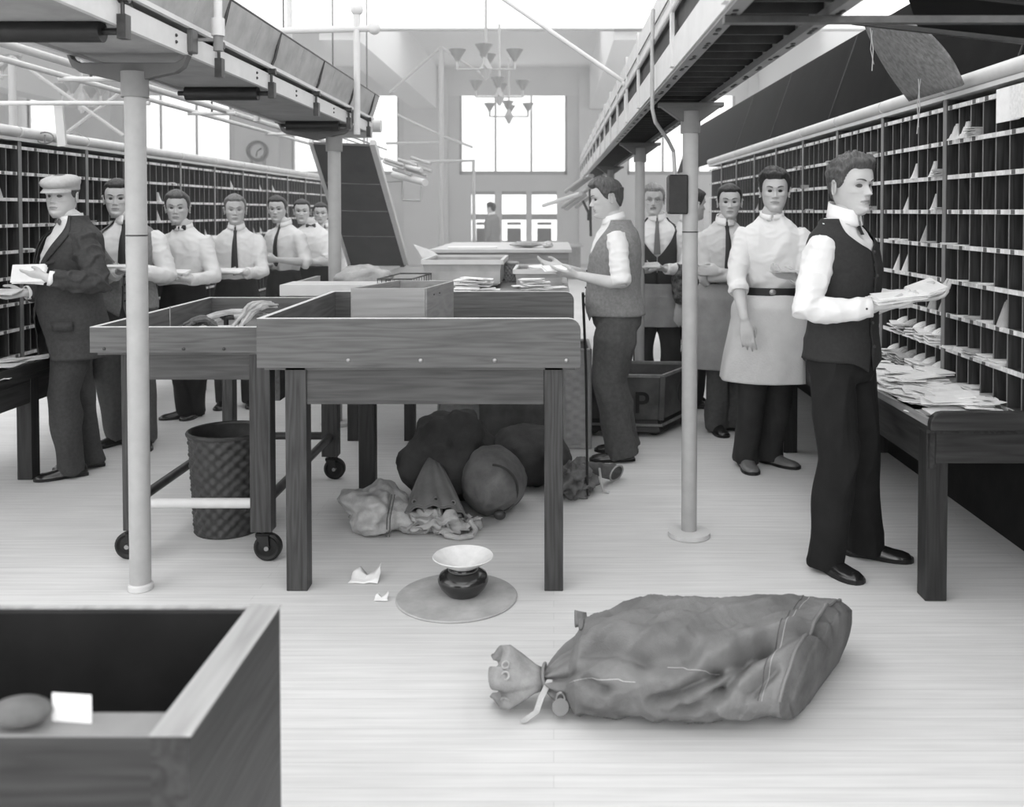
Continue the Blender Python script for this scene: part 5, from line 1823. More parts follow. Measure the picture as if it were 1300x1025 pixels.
def A(px, py, Y, **k): return dict(w=at(px, py, Y), **k)
UP = V((0, 0, 1))
# M13 the young man nearest at right
fA, fB = fl(1046, 722), fl(1096, 706)
p13 = person('person in black vest and white shirt nearest at the right-hand case, holding letters', 1070, 3.98, 1.752, -50, chest=-48, head=-62, lean=(.0, 0.0),
       feet={1: (fA, -60), -1: (fB, -22)}, headpx=1078,
       R=A(1108, 390, 3.74, pole=V((-.45, -.35, -1)), d=V((1, .1, .05)), n=V((0, .1, 1)), curl=.55),
       L=A(1158, 378, 4.10, pole=V((.1, .3, -1)), d=V((.9, .1, .1)), n=V((-.3, -.4, .8)), curl=.6),
       hair='hair_mid', hst=dict(th=.020, quiff=1.3, curl=.45, front=.068), vest='vest_dark', trousers='trouser_black', tie='tie_dark', collar=.052, seed=1, nose=1.15, jaw=.93, bulk=.95, vestv=.44)
# M12
fA, fB = fl(946, 592), fl(976, 588)
person('person in white shirt, black belt and pale apron, facing the camera with a paper', 979, 5.56, 1.765, -100, head=-101, feet={1: (fA, -88), -1: (fB, -45)}, headpx=983,
       R=A(945, 405, 5.31, pole=V((-.6, .5, 0)), d=V((.15, -.1, -1)), n=V((.25, 1, 0)), curl=.45), L=A(1010, 352, 5.22, pole=V((.5, .3, -1)), d=V((-.8, -.3, .1)), n=V((-.1, .3, 1)), curl=.6),
       hair='hair_dark', hst=dict(th=.022, quiff=1.2, curl=.25), apron='apron_pale', trousers='trouser_dark', belt=True, sleeve=(.35, 1), collar=.016, seed=2, jaw=1.03, shoes='shoe_tan', apron_hem=-.40)
# M11
fA, fB = fl(908, 548), fl(930, 546)
person('person in pale rolled-up shirt, dark tie and grey apron, arms folded, beside the right column', 920, 6.52, 1.705, -90, head=-98, feet={1: (fA, -80), -1: (fB, -40)}, headpx=926,
       R=A(940, 352, 6.30, pole=V((-.9, .2, -.8)), d=V((1, .1, .05)), n=V((0, 1, 0)), curl=.4), L=A(915, 345, 6.34, pole=V((.9, .2, -.8)), d=V((-1, .1, .05)), n=V((0, 1, 0)), curl=.4),
       hair='hair_dark', hst=dict(th=.014, quiff=.6), shirt='shirt_grey', apron='apron_grey', trousers='trouser_grey', sleeve=(.12, .12), tie='tie_dark', seed=3, apron_hem=-.46, detail=False)
# M10
person('person mostly hidden behind the right column, with a patterned sleeve cover on one arm', 873, 7.35, 1.69, 10, head=25, headpx=879,
       R=A(857, 408, 7.2, pole=V((-1, -.3, 0)), d=V((0, -.1, -1)), n=V((0, 1, 0)), curl=.4), hair='hair_dark', trousers='trouser_black', sleeve=(-.05, 1), cover=1, seed=4, detail=False)
# M9
person('person in dark vest with spectacles, grey apron and pale tie, behind the man facing left', 834, 7.38, 1.73, -96, head=-98, headpx=830,
       R=A(812, 345, 7.12, pole=V((-.8, .2, -1)), d=V((1, -.2, .1)), n=UP, curl=.6), L=A(845, 342, 7.12, pole=V((.8, .2, -1)), d=V((-.8, -.2, .1)), n=UP, curl=.6),
       hair='hair_grey', hst=dict(th=.016), vest='vest_dark', apron='apron_grey', trousers='trouser_dark', tie='tie_grey', glasses=True, mustache=True, seed=5, apron_hem=-.28, apron_top=.05, detail=False)
# M8
fA, fB = fl(792, 573), fl(797, 580)
fA = V((.46, 5.92, 0)); fB = V((.42, 5.72, 0))
person('person in grey vest and white shirt in profile facing left beside the oak table, sorting', 784, 5.80, 1.725, 178, head=184, lean=(-.02, 0), feet={1: (fA, 172), -1: (fB, 184)}, headpx=772, pitch=-8,
       L=A(735, 350, 5.55, pole=V((.7, -.5, -1)), d=V((-1, .1, .1)), n=V((.1, .5, .8)), curl=.4), R=A(716, 340, 5.85, pole=V((.4, .5, -1)), d=V((-1, -.1, .1)), n=V((.1, -.5, .8)), curl=.4),
       hair='hair_mid', hst=dict(th=.018, quiff=1.2), vest='vest_grey', trousers='trouser_grey', sleeve=(.0, .0), belly=.045, bulk=1.12, tr=1.22, seed=6, collar=.035)
# M1
fA = fl(84, 598); fB = fl(110, 586)
fA = fl(94, 605); fB = fl(116, 593)
p1 = person('person in dark suit, bow tie and pale flat cap at far left, holding letters', 92, 5.40, 1.73, -138, head=-92, feet={-1: (fA, -148), 1: (fB, -150)}, headpx=80,
       L=A(60, 353, 5.08, pole=V((.8, -.1, -1)), d=V((-1, .1, .0)), n=V((.1, .9, .4)), curl=.6), R=A(32, 372, 5.40, pole=V((.2, .6, -1)), d=V((-.9, -.1, -.1)), n=V((.1, -.5, .8)), curl=.8),
       hair='hair_mid', hst=dict(th=.010, quiff=0), jacket='suit', trousers='suit', tie='bow', cap=True, bulk=1.10, belly=.035, seed=7, jaw=1.1, nose=1.0)
# M2
person('person in grey vest with white sleeves, half hidden behind the left steel column', 163, 6.15, 1.725, -80, head=-74, headpx=150, feet={1: (fl(152, 563), -120), -1: (fl(185, 566), -70)},
       R=A(150, 345, 5.95, pole=V((-.5, .3, -1)), d=V((.9, -.3, .0)), n=UP, curl=.5), L=A(182, 345, 5.90, pole=V((.5, .3, -1)), d=V((-.8, -.2, .0)), n=UP, curl=.5),
       hair='hair_dark', hst=dict(th=.015, part=-1), vest='vest_grey', trousers='trouser_grey', tie='tie_dark', seed=8, collar=.045)
# M3
person('person in white shirt with dark bow tie right of the left steel column', 234, 6.75, 1.662, -95, head=-77, headpx=226, feet={1: (fl(238, 530), -150), -1: (fl(250, 528), -100)},
       R=A(212, 352, 6.5, pole=V((-.4, .3, -1)), d=V((.7, -.4, .0)), n=UP, curl=.5), L=A(240, 355, 6.42, pole=V((.5, .2, -1)), d=V((-1, -.1, .0)), n=UP, curl=.5),
       hair='hair_mid', hst=dict(th=.016), trousers='trouser_black', tie='bow', seed=9, collar=.02, detail=False)
# M4
person('person in white shirt with long narrow dark tie, third from the steel column', 301, 7.35, 1.648, -78, head=-72, headpx=299, feet=None,
       R=A(278, 347, 7.1, pole=V((-.45, .3, -1)), d=V((.8, -.3, .0)), n=UP, curl=.5), L=A(312, 347, 7.05, pole=V((.45, .3, -1)), d=V((-.9, -.2, .0)), n=UP, curl=.5),
       hair='hair_fair', hst=dict(th=.012), trousers='trouser_dark', tie='tie_dark', seed=10, collar=.03, detail=False)
# M5
person('person in white shirt turned sideways with bare forearm, beside the man with folded arms', 362, 8.45, 1.655, -112, head=-88, headpx=353,
       L=A(352, 330, 8.15, pole=V((1, 0, -.8)), d=V((-1, -.1, .05)), n=V((.1, 1, .2)), curl=.5), R=A(346, 336, 8.4, pole=V((-.3, .8, -1)), d=V((-.5, -.5, 0)), n=UP, curl=.5),
       hair='hair_dark', hst=dict(th=.012), trousers='trouser_dark', sleeve=(.1, .1), seed=11, collar=.03, tie='tie_dark', detail=False)
# M6
person('person in white shirt and small bow tie with arms folded, before the far left cases', 396, 9.25, 1.635, -80, head=-80, headpx=384,
       L=A(385, 336, 8.98, pole=V((1, .1, -.6)), d=V((-1, .1, .05)), n=V((0, 1, 0)), curl=.4), R=A(404, 334, 9.0, pole=V((-1, .1, -.6)), d=V((1, .1, .05)), n=V((0, 1, 0)), curl=.4),
       hair='hair_dark', hst=dict(th=.010), trousers='trouser_dark', sleeve=(.15, .15), tie='bow', seed=12, collar=.025, detail=False, bulk=1.08)
# M7
person('person in dark vest at the far end of the left row, beside the second column', 414, 10.3, 1.61, -84, head=-84, headpx=408, hair='hair_dark', hst=dict(th=.011), vest='vest_dark', trousers='trouser_black', tie='tie_dark', seed=13, collar=.04, detail=False)
person('person in white shirt behind the second left column, only a shoulder in view', 433, 11.3, 1.58, -70, head=-60, headpx=428, hair='hair_dark', trousers='trouser_dark', sleeve=(.2, .2), seed=14, detail=False)
# far man
person('person tiny in the distance before the far doors, in a grey coat', 625, 19.6, 1.70, 150, head=150, hair='hair_dark', shirt='vest_grey', trousers='trouser_dark', vest='vest_grey', seed=15, detail=False)

# held letters
def stack_at(c, n, w, h, yaw, label, name='letter_bundle', pitch=0, roll=0, m='paper', seed=1):
    r = random.Random(seed); q = MB()
    for i in range(n): sheet(q, V((r.uniform(-.008, .008), r.uniform(-.006, .006), i * .0035)), w, h, .003, r.uniform(-.12, .12))
    o = q.build(name, m); o.location = c
    o.rotation_euler = (Matrix.Rotation(yaw, 3, 'Z') @ Matrix.Rotation(pitch, 3, 'X') @ Matrix.Rotation(roll, 3, 'Y')).to_euler()
    return tag(o, label, 'letters')
def palm(P, sd, up=.02, fwd=.07):
    e, w, dh, n, cu = P.arms[sd]
    return w + dh * fwd + n.normalized() * up
stack_at(palm(p13, 1, .022, .10), 7, .20, .11, .1, 'bundle of white letters held by the man in the black vest', pitch=.1, roll=-.1, seed=1)
stack_at(palm(p13, -1, .022, .06), 6, .15, .10, .5, 'letters held out towards the case by the man in the black vest', pitch=.35, roll=-.25, seed=2)
stack_at(palm(p1, -1, .02, .10), 8, .16, .10, .1, 'thick bundle of letters held up by the man in the cap', pitch=1.2, seed=3)
stack_at(palm(p1, 1, .02, .10), 3, .17, .09, -.1, 'thin letters in the lower hand of the man in the cap', pitch=.2, seed=4)
stack_at(at(1000, 346, 5.12), 3, .17, .10, .2, 'white paper held by the man with the black belt', pitch=-.1, seed=5)
stack_at(at(150, 340, 5.72), 4, .16, .09, .0, 'letters held by the man in the grey vest behind the column', pitch=.1, seed=6)
stack_at(at(224, 346, 6.25), 3, .17, .09, .0, 'letters held by the man with the dark bow tie', pitch=.2, seed=7)
stack_at(at(292, 345, 6.88), 4, .18, .10, .0, 'letters held by the man with the long tie', pitch=.2, seed=8)
stack_at(at(704, 342, 5.6), 3, .15, .09, .4, 'letters in the hands of the man sorting in profile', pitch=.3, seed=9)
stack_at(at(826, 338, 6.95), 4, .13, .08, .0, 'letters held by the man with spectacles', pitch=.4, m='paper_grey', seed=10)
# ------------------------------------------------------------------ the mail sack lying in front
def seg_d(u, v, a, b, su=1.0):
    ax, ay = a; bx, by = b
    dx, dy = (bx - ax), (by - ay); px_, py_ = u - ax, v - ay
    t = max(0, min(1, (px_ * dx + py_ * dy) / (dx * dx + dy * dy)))
    return math.hypot((px_ - dx * t), (py_ - dy * t)), t
def front_sack():
    t = thing('mail_sack', (.45, 2.95, 0), 'full canvas mail sack lying tied on the floor in the right foreground', 'sack')
    NU, NV = 190, 200
    CR = [((.97, 1.35), (.80, .95), .030, .026), ((.80, .95), (.60, .50), .042, .028), ((.60, .50), (.36, -.10), .036, .026), ((.72, .62), (.63, .05), .034, .026), ((.63, .05), (.50, -.3), .03, .03),
          ((.07, .95), (.30, .62), .026, .026), ((.30, .62), (.52, .80), .016, .03), ((.02, .55), (.16, .15), .024, .022), ((.02, 1.5), (.30, 1.35), .022, .03), ((.88, .55), (.80, .1), .022, .022), ((.15, 1.9), (.5, 1.7), .02, .03)]
    RD = [((.88, 1.28), (.55, .80), .024, .035), ((.12, 1.2), (.42, .95), .026, .045), ((.66, .75), (.42, .25), .018, .035), ((.90, .85), (.74, .4), .018, .03), ((.06, .4), (.28, .3), .016, .03)]
    rs_ = []
    for i in range(NU + 1):
        u = i / NU
        w = .20 + .095 * math.sin(min(1, u / .55) * PI / 2)
        h = .20 + .055 * math.sin(min(1, u / .3) * PI / 2) + .01 * math.sin(u * 5)
        if u < .04: w *= .80 + 5 * u; h *= .80 + 5 * u
        if u > .93:
            k = (u - .93) / .07; w *= 1 - .10 * k * k; h *= 1 - .12 * k * k
        ring = []
        for j in range(NV):
            th = 2 * PI * j / NV - .5          # 0: front at floor level
            cx = .06 + .80 * u; cyv = 2.935 + .03 * u
            y = -w * math.cos(th); z = h * .46 + h * .54 * math.sin(th)
            ta = th if th < PI * 1.2 else th - 2 * PI
            d = 0
            if -.4 < ta < 2.9:
                for a, b, am, wd in CR:
                    q_, tt = seg_d(u * .85, ta * .2, (a[0] * .85, a[1] * .2), (b[0] * .85, b[1] * .2))
                    d -= am * 1.35 * math.exp(-(q_ / wd) ** 2)
                for a, b, am, wd in RD:
                    q_, tt = seg_d(u * .85, ta * .2, (a[0] * .85, a[1] * .2), (b[0] * .85, b[1] * .2))
                    d += am * 1.4 * math.exp(-(q_ / wd) ** 2)
            p = V((cx, y, z))
            d += fold(V((u * .8, y, z)), 6, .010, 3, (1, 1.4, 1.4)) + crease(V((u * .8 + y * .5, y - u * .5, z)), 6, .008, 5, (.5, 1.6, 1.6)) + .004 * noise.noise(V((u * 30 + y * 30, z * 8, 2)))
            n_ = V((0, -math.cos(th), math.sin(th)))
            y += n_.y * d; z += n_.z * d
            x = cx + (y) * (.15 + .50 * u * u) + (z - .13) * .15 * u
            if z < .004: z = .004
            ring.append(V((x, cyv + y, z)))
        rs_.append(ring)
    P = rs_
    q = MB(); q.rings(rs_[:int(NU * .955) + 1], 0, cap=False); q.rings(rs_[int(NU * .955):], 1, cap=False)
    # bottom end of the sack, slightly domed
    e = rs_[-1]; c = sum(e, V()) / NV
    caps = [e] + [[c + (p - c) * k + V((.028 * (1 - k * k), -.01, 0)) for p in e] for k in (.9, .7, .4, .1)]
    q.rings(caps, 1)
    b0 = rs_[0]; cb = sum(b0, V()) / NV
    neck = V((-.03, 2.87, .085))
    pts_ = [b0]
    for k in (.35, .6, .8, .95, 1.0):
        rr_ = (1 - k) ** .8 * .9 + .16
        c_ = cb.lerp(neck, k)
        pts_.append([c_ + (p - cb) * rr_ * (1 + .22 * k * math.sin(j * 2 * PI * 11 / NV)) for j, p in enumerate(b0)])
    q.rings(pts_, 0, cap=False)
    q.v = [V((p.x, p.y, max(p.z, .003))) for p in q.v]
    q.build('body', ['canvas_sack', 'canvas_mid'], t, smooth=True, angle=180)
    # gathered mouth beyond the tie
    mouth = []
    for k, rad, x in ((0, .034, -.035), (.25, .042, -.06), (.5, .065, -.10), (.8, .085, -.145), (1, .080, -.175), (.9, .066, -.17), (.6, .05, -.12)):
        mouth.append([V((x - .02 * math.sin(a * 3) * k, 2.86 + rad * 1.05 * math.cos(a) * (1 + .20 * k * math.sin(a * 7)), max(.004, .085 + .01 * k + rad * .9 * math.sin(a) * (1 + .22 * k * math.sin(a * 5 + 1))))) for a in [2 * PI * j / 90 for j in range(90)]])
    MB().rings(mouth, 0, cap=False).build('mouth', 'sack_mouth', t, smooth=True, angle=180, solid=.003)
    for a, k in ((4.1, .8), (3.6, .7), (2.6, .8), (2.2, .6)):
        c = V((-.135 - .01, 2.86 + .083 * math.cos(a), .09 + .075 * math.sin(a))) + V((0, -.003, .004))
        d = V((-.25, math.cos(a), math.sin(a))).normalized()
        u1 = d.orthogonal().normalized(); u2 = d.cross(u1)
        MB().tube([c + (u1 * math.cos(b) + u2 * math.sin(b)) * .011 for b in [2 * PI * j / 14 for j in range(15)]], .003, 6).build('eyelet', 'brass', t, smooth=True)
    # cord
    pts = [V((-.03 + .004 * math.sin(a * 2), 2.865 + .042 * math.cos(a), .088 + .04 * math.sin(a))) for a in [2 * PI * j / 20 for j in range(44)]]
    MB().tube(pts, .005, 8).build('cord', 'paint_grey', t, smooth=True)
    MB().rings([[a + V((0, 0, 0)), a + V((.016, -.004, 0)), a + V((.016, 0, .004)), a + V((0, .002, .004))] for a in (V((-.02, 2.82, .10)), V((-.045, 2.80, .06)), V((-.06, 2.78, .025)), V((-.10, 2.76, .006)))]).build('strap', 'canvas_pale', t, smooth=True)
    lk = V((.02, 2.775, .045))
    MB().lathe([(0, -.006), (.024, -.006), (.026, 0), (.024, .006), (0, .006)], (0, 0, 0), 24).build('tmpx', 'paint_grey') and None
    o = bpy.data.objects.get('tmpx')
    me = o.data; R = Matrix.Rotation(1.25, 3, 'X')
    for v in me.vertices: v.co = lk + R @ v.co - V(t['_w'])
    o.name = 'padlock'; me.name = 'padlock'; o.parent = t
    sh = MB().tube([lk + V((.013 * math.cos(a), 0, .022 + .02 * math.sin(a))) for a in [PI * j / 10 for j in range(11)]], .0035, 6)
    sh.build('shackle', 'steel', o if False else t, smooth=True)
    # seams
    def seam(ui, off, r, m, nm, j0=16, j1=132):
        i = int(ui * NU); ps = []
        for j in range(j0, j1):
            p = P[i][j]; c = sum(P[i], V()) / NV
            ps.append(p + (p - c).normalized() * off)
        MB().tube(ps, r, 6).build(nm, m, t, smooth=True)
    seam(.955, .004, .006, 'canvas_sack', 'welt')
    seam(.86, .0, .0014, 'canvas_pale', 'stitching')
    seam(.84, .0, .0018, 'seam', 'stitching')
    for j0, u0, u1 in ((28, .02, .28), (34, .40, .62)):
        ps = [P[int((u0 + (u1 - u0) * k / 12) * NU)][j0 - k // 5] + V((0, -.002, .002)) for k in range(13)]
        MB().tube(ps, .0014, 6).build('stitching', 'canvas_pale', t, smooth=True)
    # hem corner standing up at the left top
    i = int(.035 * NU); ps = [P[i][j] for j in range(70, 118)]
    MB().tube([p + V((-.004, 0, .004)) for p in ps], [.006 + .004 * math.sin(k * .5) for k in range(len(ps))], 8).build('hem_roll', 'canvas_sack', t, smooth=True)
    c = P[i][100] + V((-.012, 0, .006)); hq = MB()
    rs2 = [[c + V((.02 * u - .03, .045 * math.sin(a), .012 + .02 * math.cos(a) * (1 - .4 * u))) for a in [2 * PI * j / 24 for j in range(24)]] for u in (0, .5, 1, 2)]
    hq.rings(rs2, 0, cap=False); hq.build('hem_fold', 'canvas_sack', t, smooth=True, solid=.004)
front_sack()

def blob_sack(c, r, seed, m, label, rot=0, amp=.16, sc=2.6, name='mail_sack', parts=None, n=36):
    t = thing(name, (c[0], c[1], 0), label, 'sack')
    q = crumple(MB(), c, r, seed, amp=amp, sc=sc, n=n)
    R = Matrix.Rotation(rot, 3, 'Z')
    q.v = [V(c) + R @ (p - V(c)) for p in q.v]
    q.v = [V((p.x, p.y, max(.003, p.z + fold(p, 12, .010, seed)))) for p in q.v]
    q.build('body', m, t, smooth=True, angle=180)
    return t
c = at(482, 652, 4.55)
t = blob_sack((c.x, 4.52, .085), (.16, .20, .11), 3, 'canvas_pale', 'pale crumpled canvas sack at the left of the heap under the table', rot=.4, amp=.28)
for dx in (.0, .035): MB().tube([V((c.x + .07 + dx * .4, 4.34, .01)), V((c.x + .075 + dx * .4, 4.33, .10)), V((c.x + .085 + dx * .4, 4.40, .19))], .003, 6).build('stripe', 'seam', t)
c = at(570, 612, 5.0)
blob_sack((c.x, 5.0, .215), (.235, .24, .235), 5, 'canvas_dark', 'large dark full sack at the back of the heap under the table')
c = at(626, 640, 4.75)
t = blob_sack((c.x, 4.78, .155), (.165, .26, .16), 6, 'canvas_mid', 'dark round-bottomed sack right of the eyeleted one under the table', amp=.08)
MB().tube([V((c.x + .13 * math.cos(a), 4.60 - .03 * math.sin(a), .155 + .13 * math.sin(a))) for a in [-1.2 + 2.7 * j / 20 for j in range(21)]], .006, 6).build('welt', 'canvas_dark', t, smooth=True)
q = MB()
MB().ell((c.x + .045, 4.55, .045), (.03, .02, .025), 8).build('buckle', 'iron', t, smooth=True)
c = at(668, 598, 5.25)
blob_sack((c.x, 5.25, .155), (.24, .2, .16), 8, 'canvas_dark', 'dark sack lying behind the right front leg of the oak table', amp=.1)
# eyeleted sack with open mouth
def eyelet_sack():
    ap = at(549, 580, 4.85); m0 = at(512, 648, 4.42); m1 = at(592, 652, 4.42)
    t = thing('mail_sack', (ap.x, 4.6, 0), 'open-mouthed canvas sack with metal eyelets draped over the dark sack', 'sack')
    mc_ = (m0 + m1) / 2; hw = (m1.x - m0.x) / 2
    rs_ = []
    for i in range(40):
        u = i / 39; c = V(ap).lerp(mc_ + V((0, 0, -.03)), u); w = .012 + (hw - .012) * u ** .8; hh = .015 + .055 * u
        rs_.append([c + V((w * math.cos(a) * (1 + .03 * math.sin(a * 9)), -hh * .5 * math.sin(a), hh * math.sin(a) + .006 * math.sin(a * 11 + u * 3) * u)) for a in [2 * PI * k / 80 for k in range(80)]])
    rs_ += [[mc_ + V((0, 0, -.03)) + (p - mc_ - V((0, 0, -.03))) * .93 + V((0, .03, .0)) for p in rs_[-1]]]
    q = MB(); q.rings(rs_, 0, cap=False); q.v = [V((p.x, p.y, max(.004, p.z))) for p in q.v]
    q.build('body', 'canvas_sack', t, smooth=True, angle=180, solid=.004)
    MB().tube([p + V((0, -.003, 0)) for p in rs_[39]] + [rs_[39][0]], .0055, 6).build('hem', 'canvas_mid', t, smooth=True)
    for a in (.9, 1.55, 2.3):
        k = int(a / (2 * PI) * 80); p = rs_[35][k] + V((0, -.006, .004))
        MB().tube([p + V((.010 * math.cos(b), 0, .010 * math.sin(b))) for b in [2 * PI * j / 14 for j in range(15)]], .0032, 6).build('eyelet', 'steel' if a > 1 else 'brass', t, smooth=True)
        MB().ell(p + V((0, .001, 0)), (.007, .003, .007), 6).build('eyelet_hole', 'black_iron', t)
    c = at(556, 672, 4.42)
    lq = crumple(MB(), (c.x, 4.43, .055), (.155, .08, .05), 9, amp=.5, sc=4, n=34)
    lq.v = [V((p.x, p.y, max(.004, p.z + crease(p, 16, .014, 2)))) for p in lq.v]
    lq.build('lower_lip', 'canvas_pale', t, smooth=True, angle=180)
    e = at(590, 684, 4.36)
    MB().tube([V((e.x - .09, 4.34, .02)), V((e.x - .02, 4.32, .012)), V((e.x + .035, 4.34, .016)), V((e.x + .05, 4.38, .03)), V((e.x + .02, 4.41, .06))], .013, 8).build('rolled_edge', 'canvas_pale', t, smooth=True)
eyelet_sack()
# sack right of the table leg
c = at(735, 604, 5.1)
t = blob_sack((c.x - .02, 5.05, .075), (.10, .15, .085), 12, 'canvas_mid', 'crumpled canvas sack with pale hems on the floor at the table end', amp=.35, sc=4)
for (px_, py_, rx, rz, yy) in ((733, 627, .058, .014, 4.83), ):
    e = fl(px_, py_ + 4)
    rs_ = [[V((e.x + r_ * math.cos(a), e.y + .06 * k - .02 * math.sin(a), z_ + h_ * math.sin(a))) for a in [2 * PI * j / 40 for j in range(40)]] for k, r_, h_, z_ in ((0, .060, .010, .014), (.5, .050, .03, .05), (1.5, .035, .04, .10), (2.2, .03, .03, .09))]
    q = MB().rings(rs_, 0, cap=False); q.v = [V((p.x, p.y, max(.003, p.z))) for p in q.v]
    q.build('mouth', 'canvas_mid', t, smooth=True, solid=.004)
    MB().tube(rs_[0] + [rs_[0][0]], .005, 6).build('pale_hem', 'canvas_pale', t, smooth=True)
e = fl(778, 612)
rs_ = []
for k in range(14):
    u = k / 13; p = V((c.x + .02, 5.1, .14)).lerp(V((e.x + .02, e.y, .05)), u)
    rs_.append([p + V((.02 * math.cos(a) * (1 + u), .05 * math.cos(a + .5) * (.6 + u), (.022 + .028 * u) * math.sin(a))) for a in [2 * PI * j / 24 for j in range(24)]])
q = MB().rings(rs_, 0, cap=False); q.v = [V((p.x, p.y, max(.003, p.z + fold(p, 20, .01, 3)))) for p in q.v]; q.build('arm_fold', 'canvas_mid', t, smooth=True, solid=.004)
MB().tube(rs_[-1] + [rs_[-1][0]], .006, 6).build('pale_hem', 'canvas_pale', t, smooth=True)
e2 = fl(766, 626)
MB().tube([V((e2.x - .02, e2.y + .05, .12)), V((e2.x - .01, e2.y, .05)), V((e2.x, e2.y - .01, .012)), V((e2.x + .03, e2.y - .02, .008))], .007, 6).build('strap', 'canvas_pale', t, smooth=True)

# ------------------------------------------------------------------ letters in the pigeonholes
CW = SP / 7
rp = random.Random(21)
def hole(side, k, row, col):
    """front centre of a pigeonhole floor; row 0 at the bottom, col 0 nearest the camera"""
    if side > 0: return V((X_R, YR[k] + .034 + (col + .44) * CW, .727 + RP * row + .007))
    return V((X_Lf, YLs[k] + .034 + (col + .44) * CW, .727 - .085 + RP * row + .007))
LAB = {1: 'letters lying in a pigeonhole of the right-hand cases', -1: 'letters lying in a pigeonhole of the left-hand cases'}
def fill(side, k, row, col, kind, n=3):
    c = hole(side, k, row, col); q = MB(); s = side
    if kind == 'flat':
        for i in range(n): sheet(q, V((s * .055 + rp.uniform(-.012, .01), rp.uniform(-.004, .004), i * .005)), .15, .082, .0035, rp.uniform(-.07, .07))
    elif kind == 'lean':
        for i in range(n):
            q.hexa([V((s * (-.012 + .12 * 0), -.035 + .010 * i, 0)), V((s * .13, -.035 + .010 * i, 0)), V((s * .13, -.033 + .010 * i, 0)), V((s * -.012, -.033 + .010 * i, 0)),
                    V((s * .05, .020 + .008 * i, .105)), V((s * .09, .020 + .008 * i, .105)), V((s * .09, .022 + .008 * i, .105)), V((s * .05, .022 + .008 * i, .105))])
    elif kind == 'curl':
        for i in range(n):
            rs_ = []
            for a in range(9):
                u = a / 8
                y = -.045 + .012 * i + .055 * u ** .6 + .0; z = .078 * u ** 1.8
                x_ = -.02 + .05 * u; rs_.append([V((s * x_, y, z)), V((s * .08, y, z)), V((s * .08, y + .003, z + .001)), V((s * x_, y + .003, z + .001))])
            q.rings(rs_)
    elif kind == 'bunch':
        for i in range(n):
            a0 = -.5 + 1.0 * i / max(1, n - 1)
            rs_ = []
            for a in range(9):
                u = a / 8
                y = .042 * math.sin(a0 * 1.2) + .035 * math.sin(a0) * u; z = .006 + .045 * (1 + .7 * math.cos(a0 * 1.5)) * math.sin(u * 1.5)
                x = s * (-.03 - .04 * math.sin(u * 2.4) + .08 * u * 1.3)
                rs_.append([V((x, y - .002, z)), V((x + s * .05, y - .002, z)), V((x + s * .05, y + .008, z)), V((x, y + .008, z))])
            q.rings(rs_)
        for i in range(4): sheet(q, V((s * -.008, rp.uniform(-.01, .01), .004 + .014 * i)), .10, .085, .006, rp.uniform(-.2, .2), pitch=rp.uniform(-.15, .15))
    o = q.build('letter_bundle', 'paper' if rp.random() < .7 else 'paper_grey')
    if s < 0: o.location = c - V((0, 0, 0))
    o.location = c
    tag(o, LAB[side], 'letters', 'letters in the right-hand pigeonholes' if s > 0 else 'letters in the left-hand pigeonholes')
# nearest right section (k=0): col 6 is next to the upright at x=1203
R_FILL = [(0, 7, 6, 'curl', 5), (0, 7, 5, 'curl', 7), (0, 7, 4, 'flat', 8), (0, 4, 6, 'flat', 2), (0, 4, 5, 'flat', 1), (0, 3, 5, 'flat', 1), (0, 3, 3, 'flat', 2), (0, 3, 4, 'flat', 1), (0, 2, 4, 'flat', 3), (0, 2, 3, 'flat', 2),
          (0, 2, 5, 'flat', 1), (0, 1, 6, 'flat', 2), (0, 1, 5, 'flat', 4), (0, 1, 4, 'flat', 6), (0, 1, 3, 'flat', 5), (0, 0, 6, 'flat', 4), (0, 0, 5, 'flat', 3), (0, 0, 4, 'flat', 6), (0, 2, 2, 'lean', 4), (0, 1, 2, 'flat', 4), (0, 0, 3, 'flat', 3),
          (1, 6, 3, 'curl', 2), (1, 6, 0, 'flat', 7), (1, 6, 1, 'curl', 3), (1, 5, 4, 'lean', 1), (1, 5, 0, 'flat', 3), (1, 5, 1, 'curl', 1), (1, 4, 2, 'lean', 2), (1, 4, 5, 'flat', 2), (1, 4, 4, 'flat', 2), (1, 4, 1, 'flat', 2), (1, 3, 5, 'lean', 3), (1, 3, 4, 'lean', 3),
          (1, 2, 0, 'lean', 3), (1, 2, 1, 'lean', 4), (1, 1, 0, 'bunch', 5), (1, 1, 1, 'bunch', 6), (1, 1, 2, 'bunch', 6), (1, 1, 3, 'bunch', 6), (1, 1, 4, 'bunch', 5), (1, 0, 0, 'bunch', 6), (1, 0, 1, 'bunch', 7), (1, 0, 2, 'bunch', 6), (1, 0, 3, 'bunch', 6), (1, 0, 4, 'bunch', 5), (1, 0, 5, 'bunch', 5)]
for a in R_FILL: fill(1, *a)
for i in range(34):
    fill(1, rp.choice((2, 2, 3, 3, 4, 5, 6)), rp.randrange(2, 8), rp.randrange(7), rp.choice(('flat', 'flat', 'curl', 'flat')), rp.choice((2, 3, 5)))
L_FILL = [(1, 6, 5, 'lean', 3), (3, 5, 4, 'lean', 2), (3, 5, 0, 'flat', 3), (2, 4, 5, 'flat', 5), (2, 4, 6, 'flat', 5), (4, 6, 3, 'curl', 3), (4, 4, 3, 'curl', 3), (6, 7, 4, 'lean', 3), (8, 7, 2, 'lean', 3), (0, 2, 3, 'flat', 3)]
for a in L_FILL: fill(-1, *a)
seen = set((a[0], a[1], a[2]) for a in L_FILL)
while len(seen) < 40:
    k = (rp.randrange(2, 9), rp.randrange(2, 8), rp.randrange(7))
    if k in seen: continue
    seen.add(k); fill(-1, *k, rp.choice(('flat', 'flat', 'flat', 'lean')), rp.choice((1, 2)))
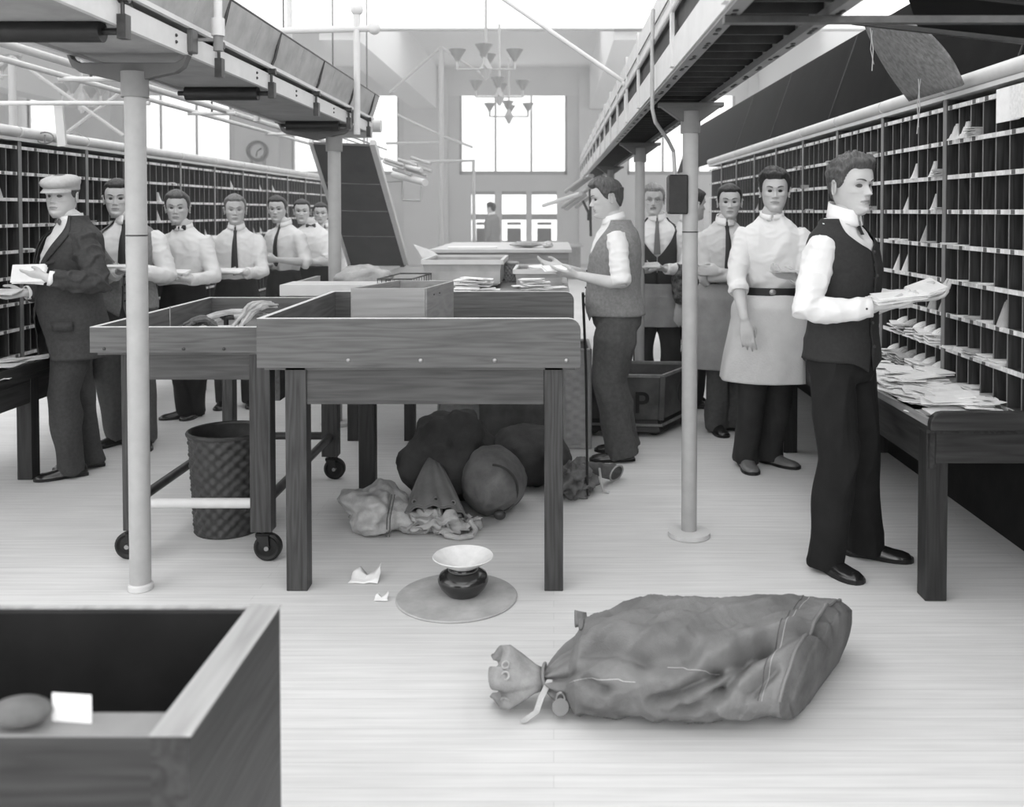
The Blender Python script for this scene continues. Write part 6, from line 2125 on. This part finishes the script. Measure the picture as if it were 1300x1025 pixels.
# envelopes hanging at the top of the nearest section
c = at(1272, 132, 3.72)
letter((X_R - .03, 3.72, c.z), .19, .135, .004, PI / 2, 'large pale envelope hanging over the top of the nearest right pigeonholes', pitch=PI / 2, m='paper', name='envelope', cat='envelope')
letter((X_R - .037, 3.63, c.z + .0), .12, .13, .003, PI / 2, 'whiter envelope overlapping the hanging one at the right edge', pitch=PI / 2 - .03, m='label_white', name='envelope', cat='envelope')
c = at(608 / 5.125 + 860, 270, 8)
# white card on the far upright
c = at(897, 270, 8.9); letter((c.x, 8.9, c.z), .05, .30, .01, 0, 'narrow white card standing upright beside the right column', pitch=PI / 2, name='card', cat='card')

# heap of letters on the right desk
r5 = random.Random(31)
def heap(x0, x1, y0, y1, z0, zmax, n, label, group, m=('paper',), s=(.17, .10), fall=True):
    for i in range(n):
        x = r5.uniform(x0, x1); y = r5.uniform(y0, y1); u = i / n
        u2 = (x - x0) / (x1 - x0)
        z = z0 + zmax * u * (.35 + .65 * math.sin(min(1, max(0.1, u2)) * PI * .9))
        letter((x, y, z), s[0] * r5.uniform(.8, 1.15), s[1] * r5.uniform(.85, 1.2), .003, r5.choice((0, PI / 2)) + r5.uniform(-.45, .45), label, pitch=r5.uniform(-.10, .10), roll=r5.uniform(-.10, .10), group=group, m=m[0])
heap(1.51, 1.73, 3.70, 4.55, .706, .075, 120, 'white letters heaped on the near end of the right-hand desk', 'letters on the near end of the right desk')
heap(1.52, 1.70, 4.55, 5.6, .706, .07, 60, 'white letters heaped on the right-hand desk beside the man in the black vest', 'letters on the right desk by the black vest')
for i in range(9):
    letter((1.73 + r5.uniform(-.02, .02), 4.34 + r5.uniform(-.03, .03), .706 + .010 * i), .10, .17, .006, r5.uniform(-.2, .2), 'letters stacked against the upright on the right desk', group='letters stacked at the upright on the right desk', m='paper' if i % 3 else 'paper_grey')
heap(-3.18, -2.99, 4.4, 5.5, .618, .05, 26, 'white papers spread on the near end of the left-hand desk', 'papers on the left desk', s=(.22, .15))
c = at(20, 405, 5.6)
for i in range(3): letter((-3.30, 4.95 + .04 * i, .96 + .006 * i), .15, .10, .004, .3 * i, 'letters poking out of the left-hand case at the picture edge', group='letters poking out at left', m='paper')
for o in bpy.data.objects:
    if '_w' in o: del o['_w']
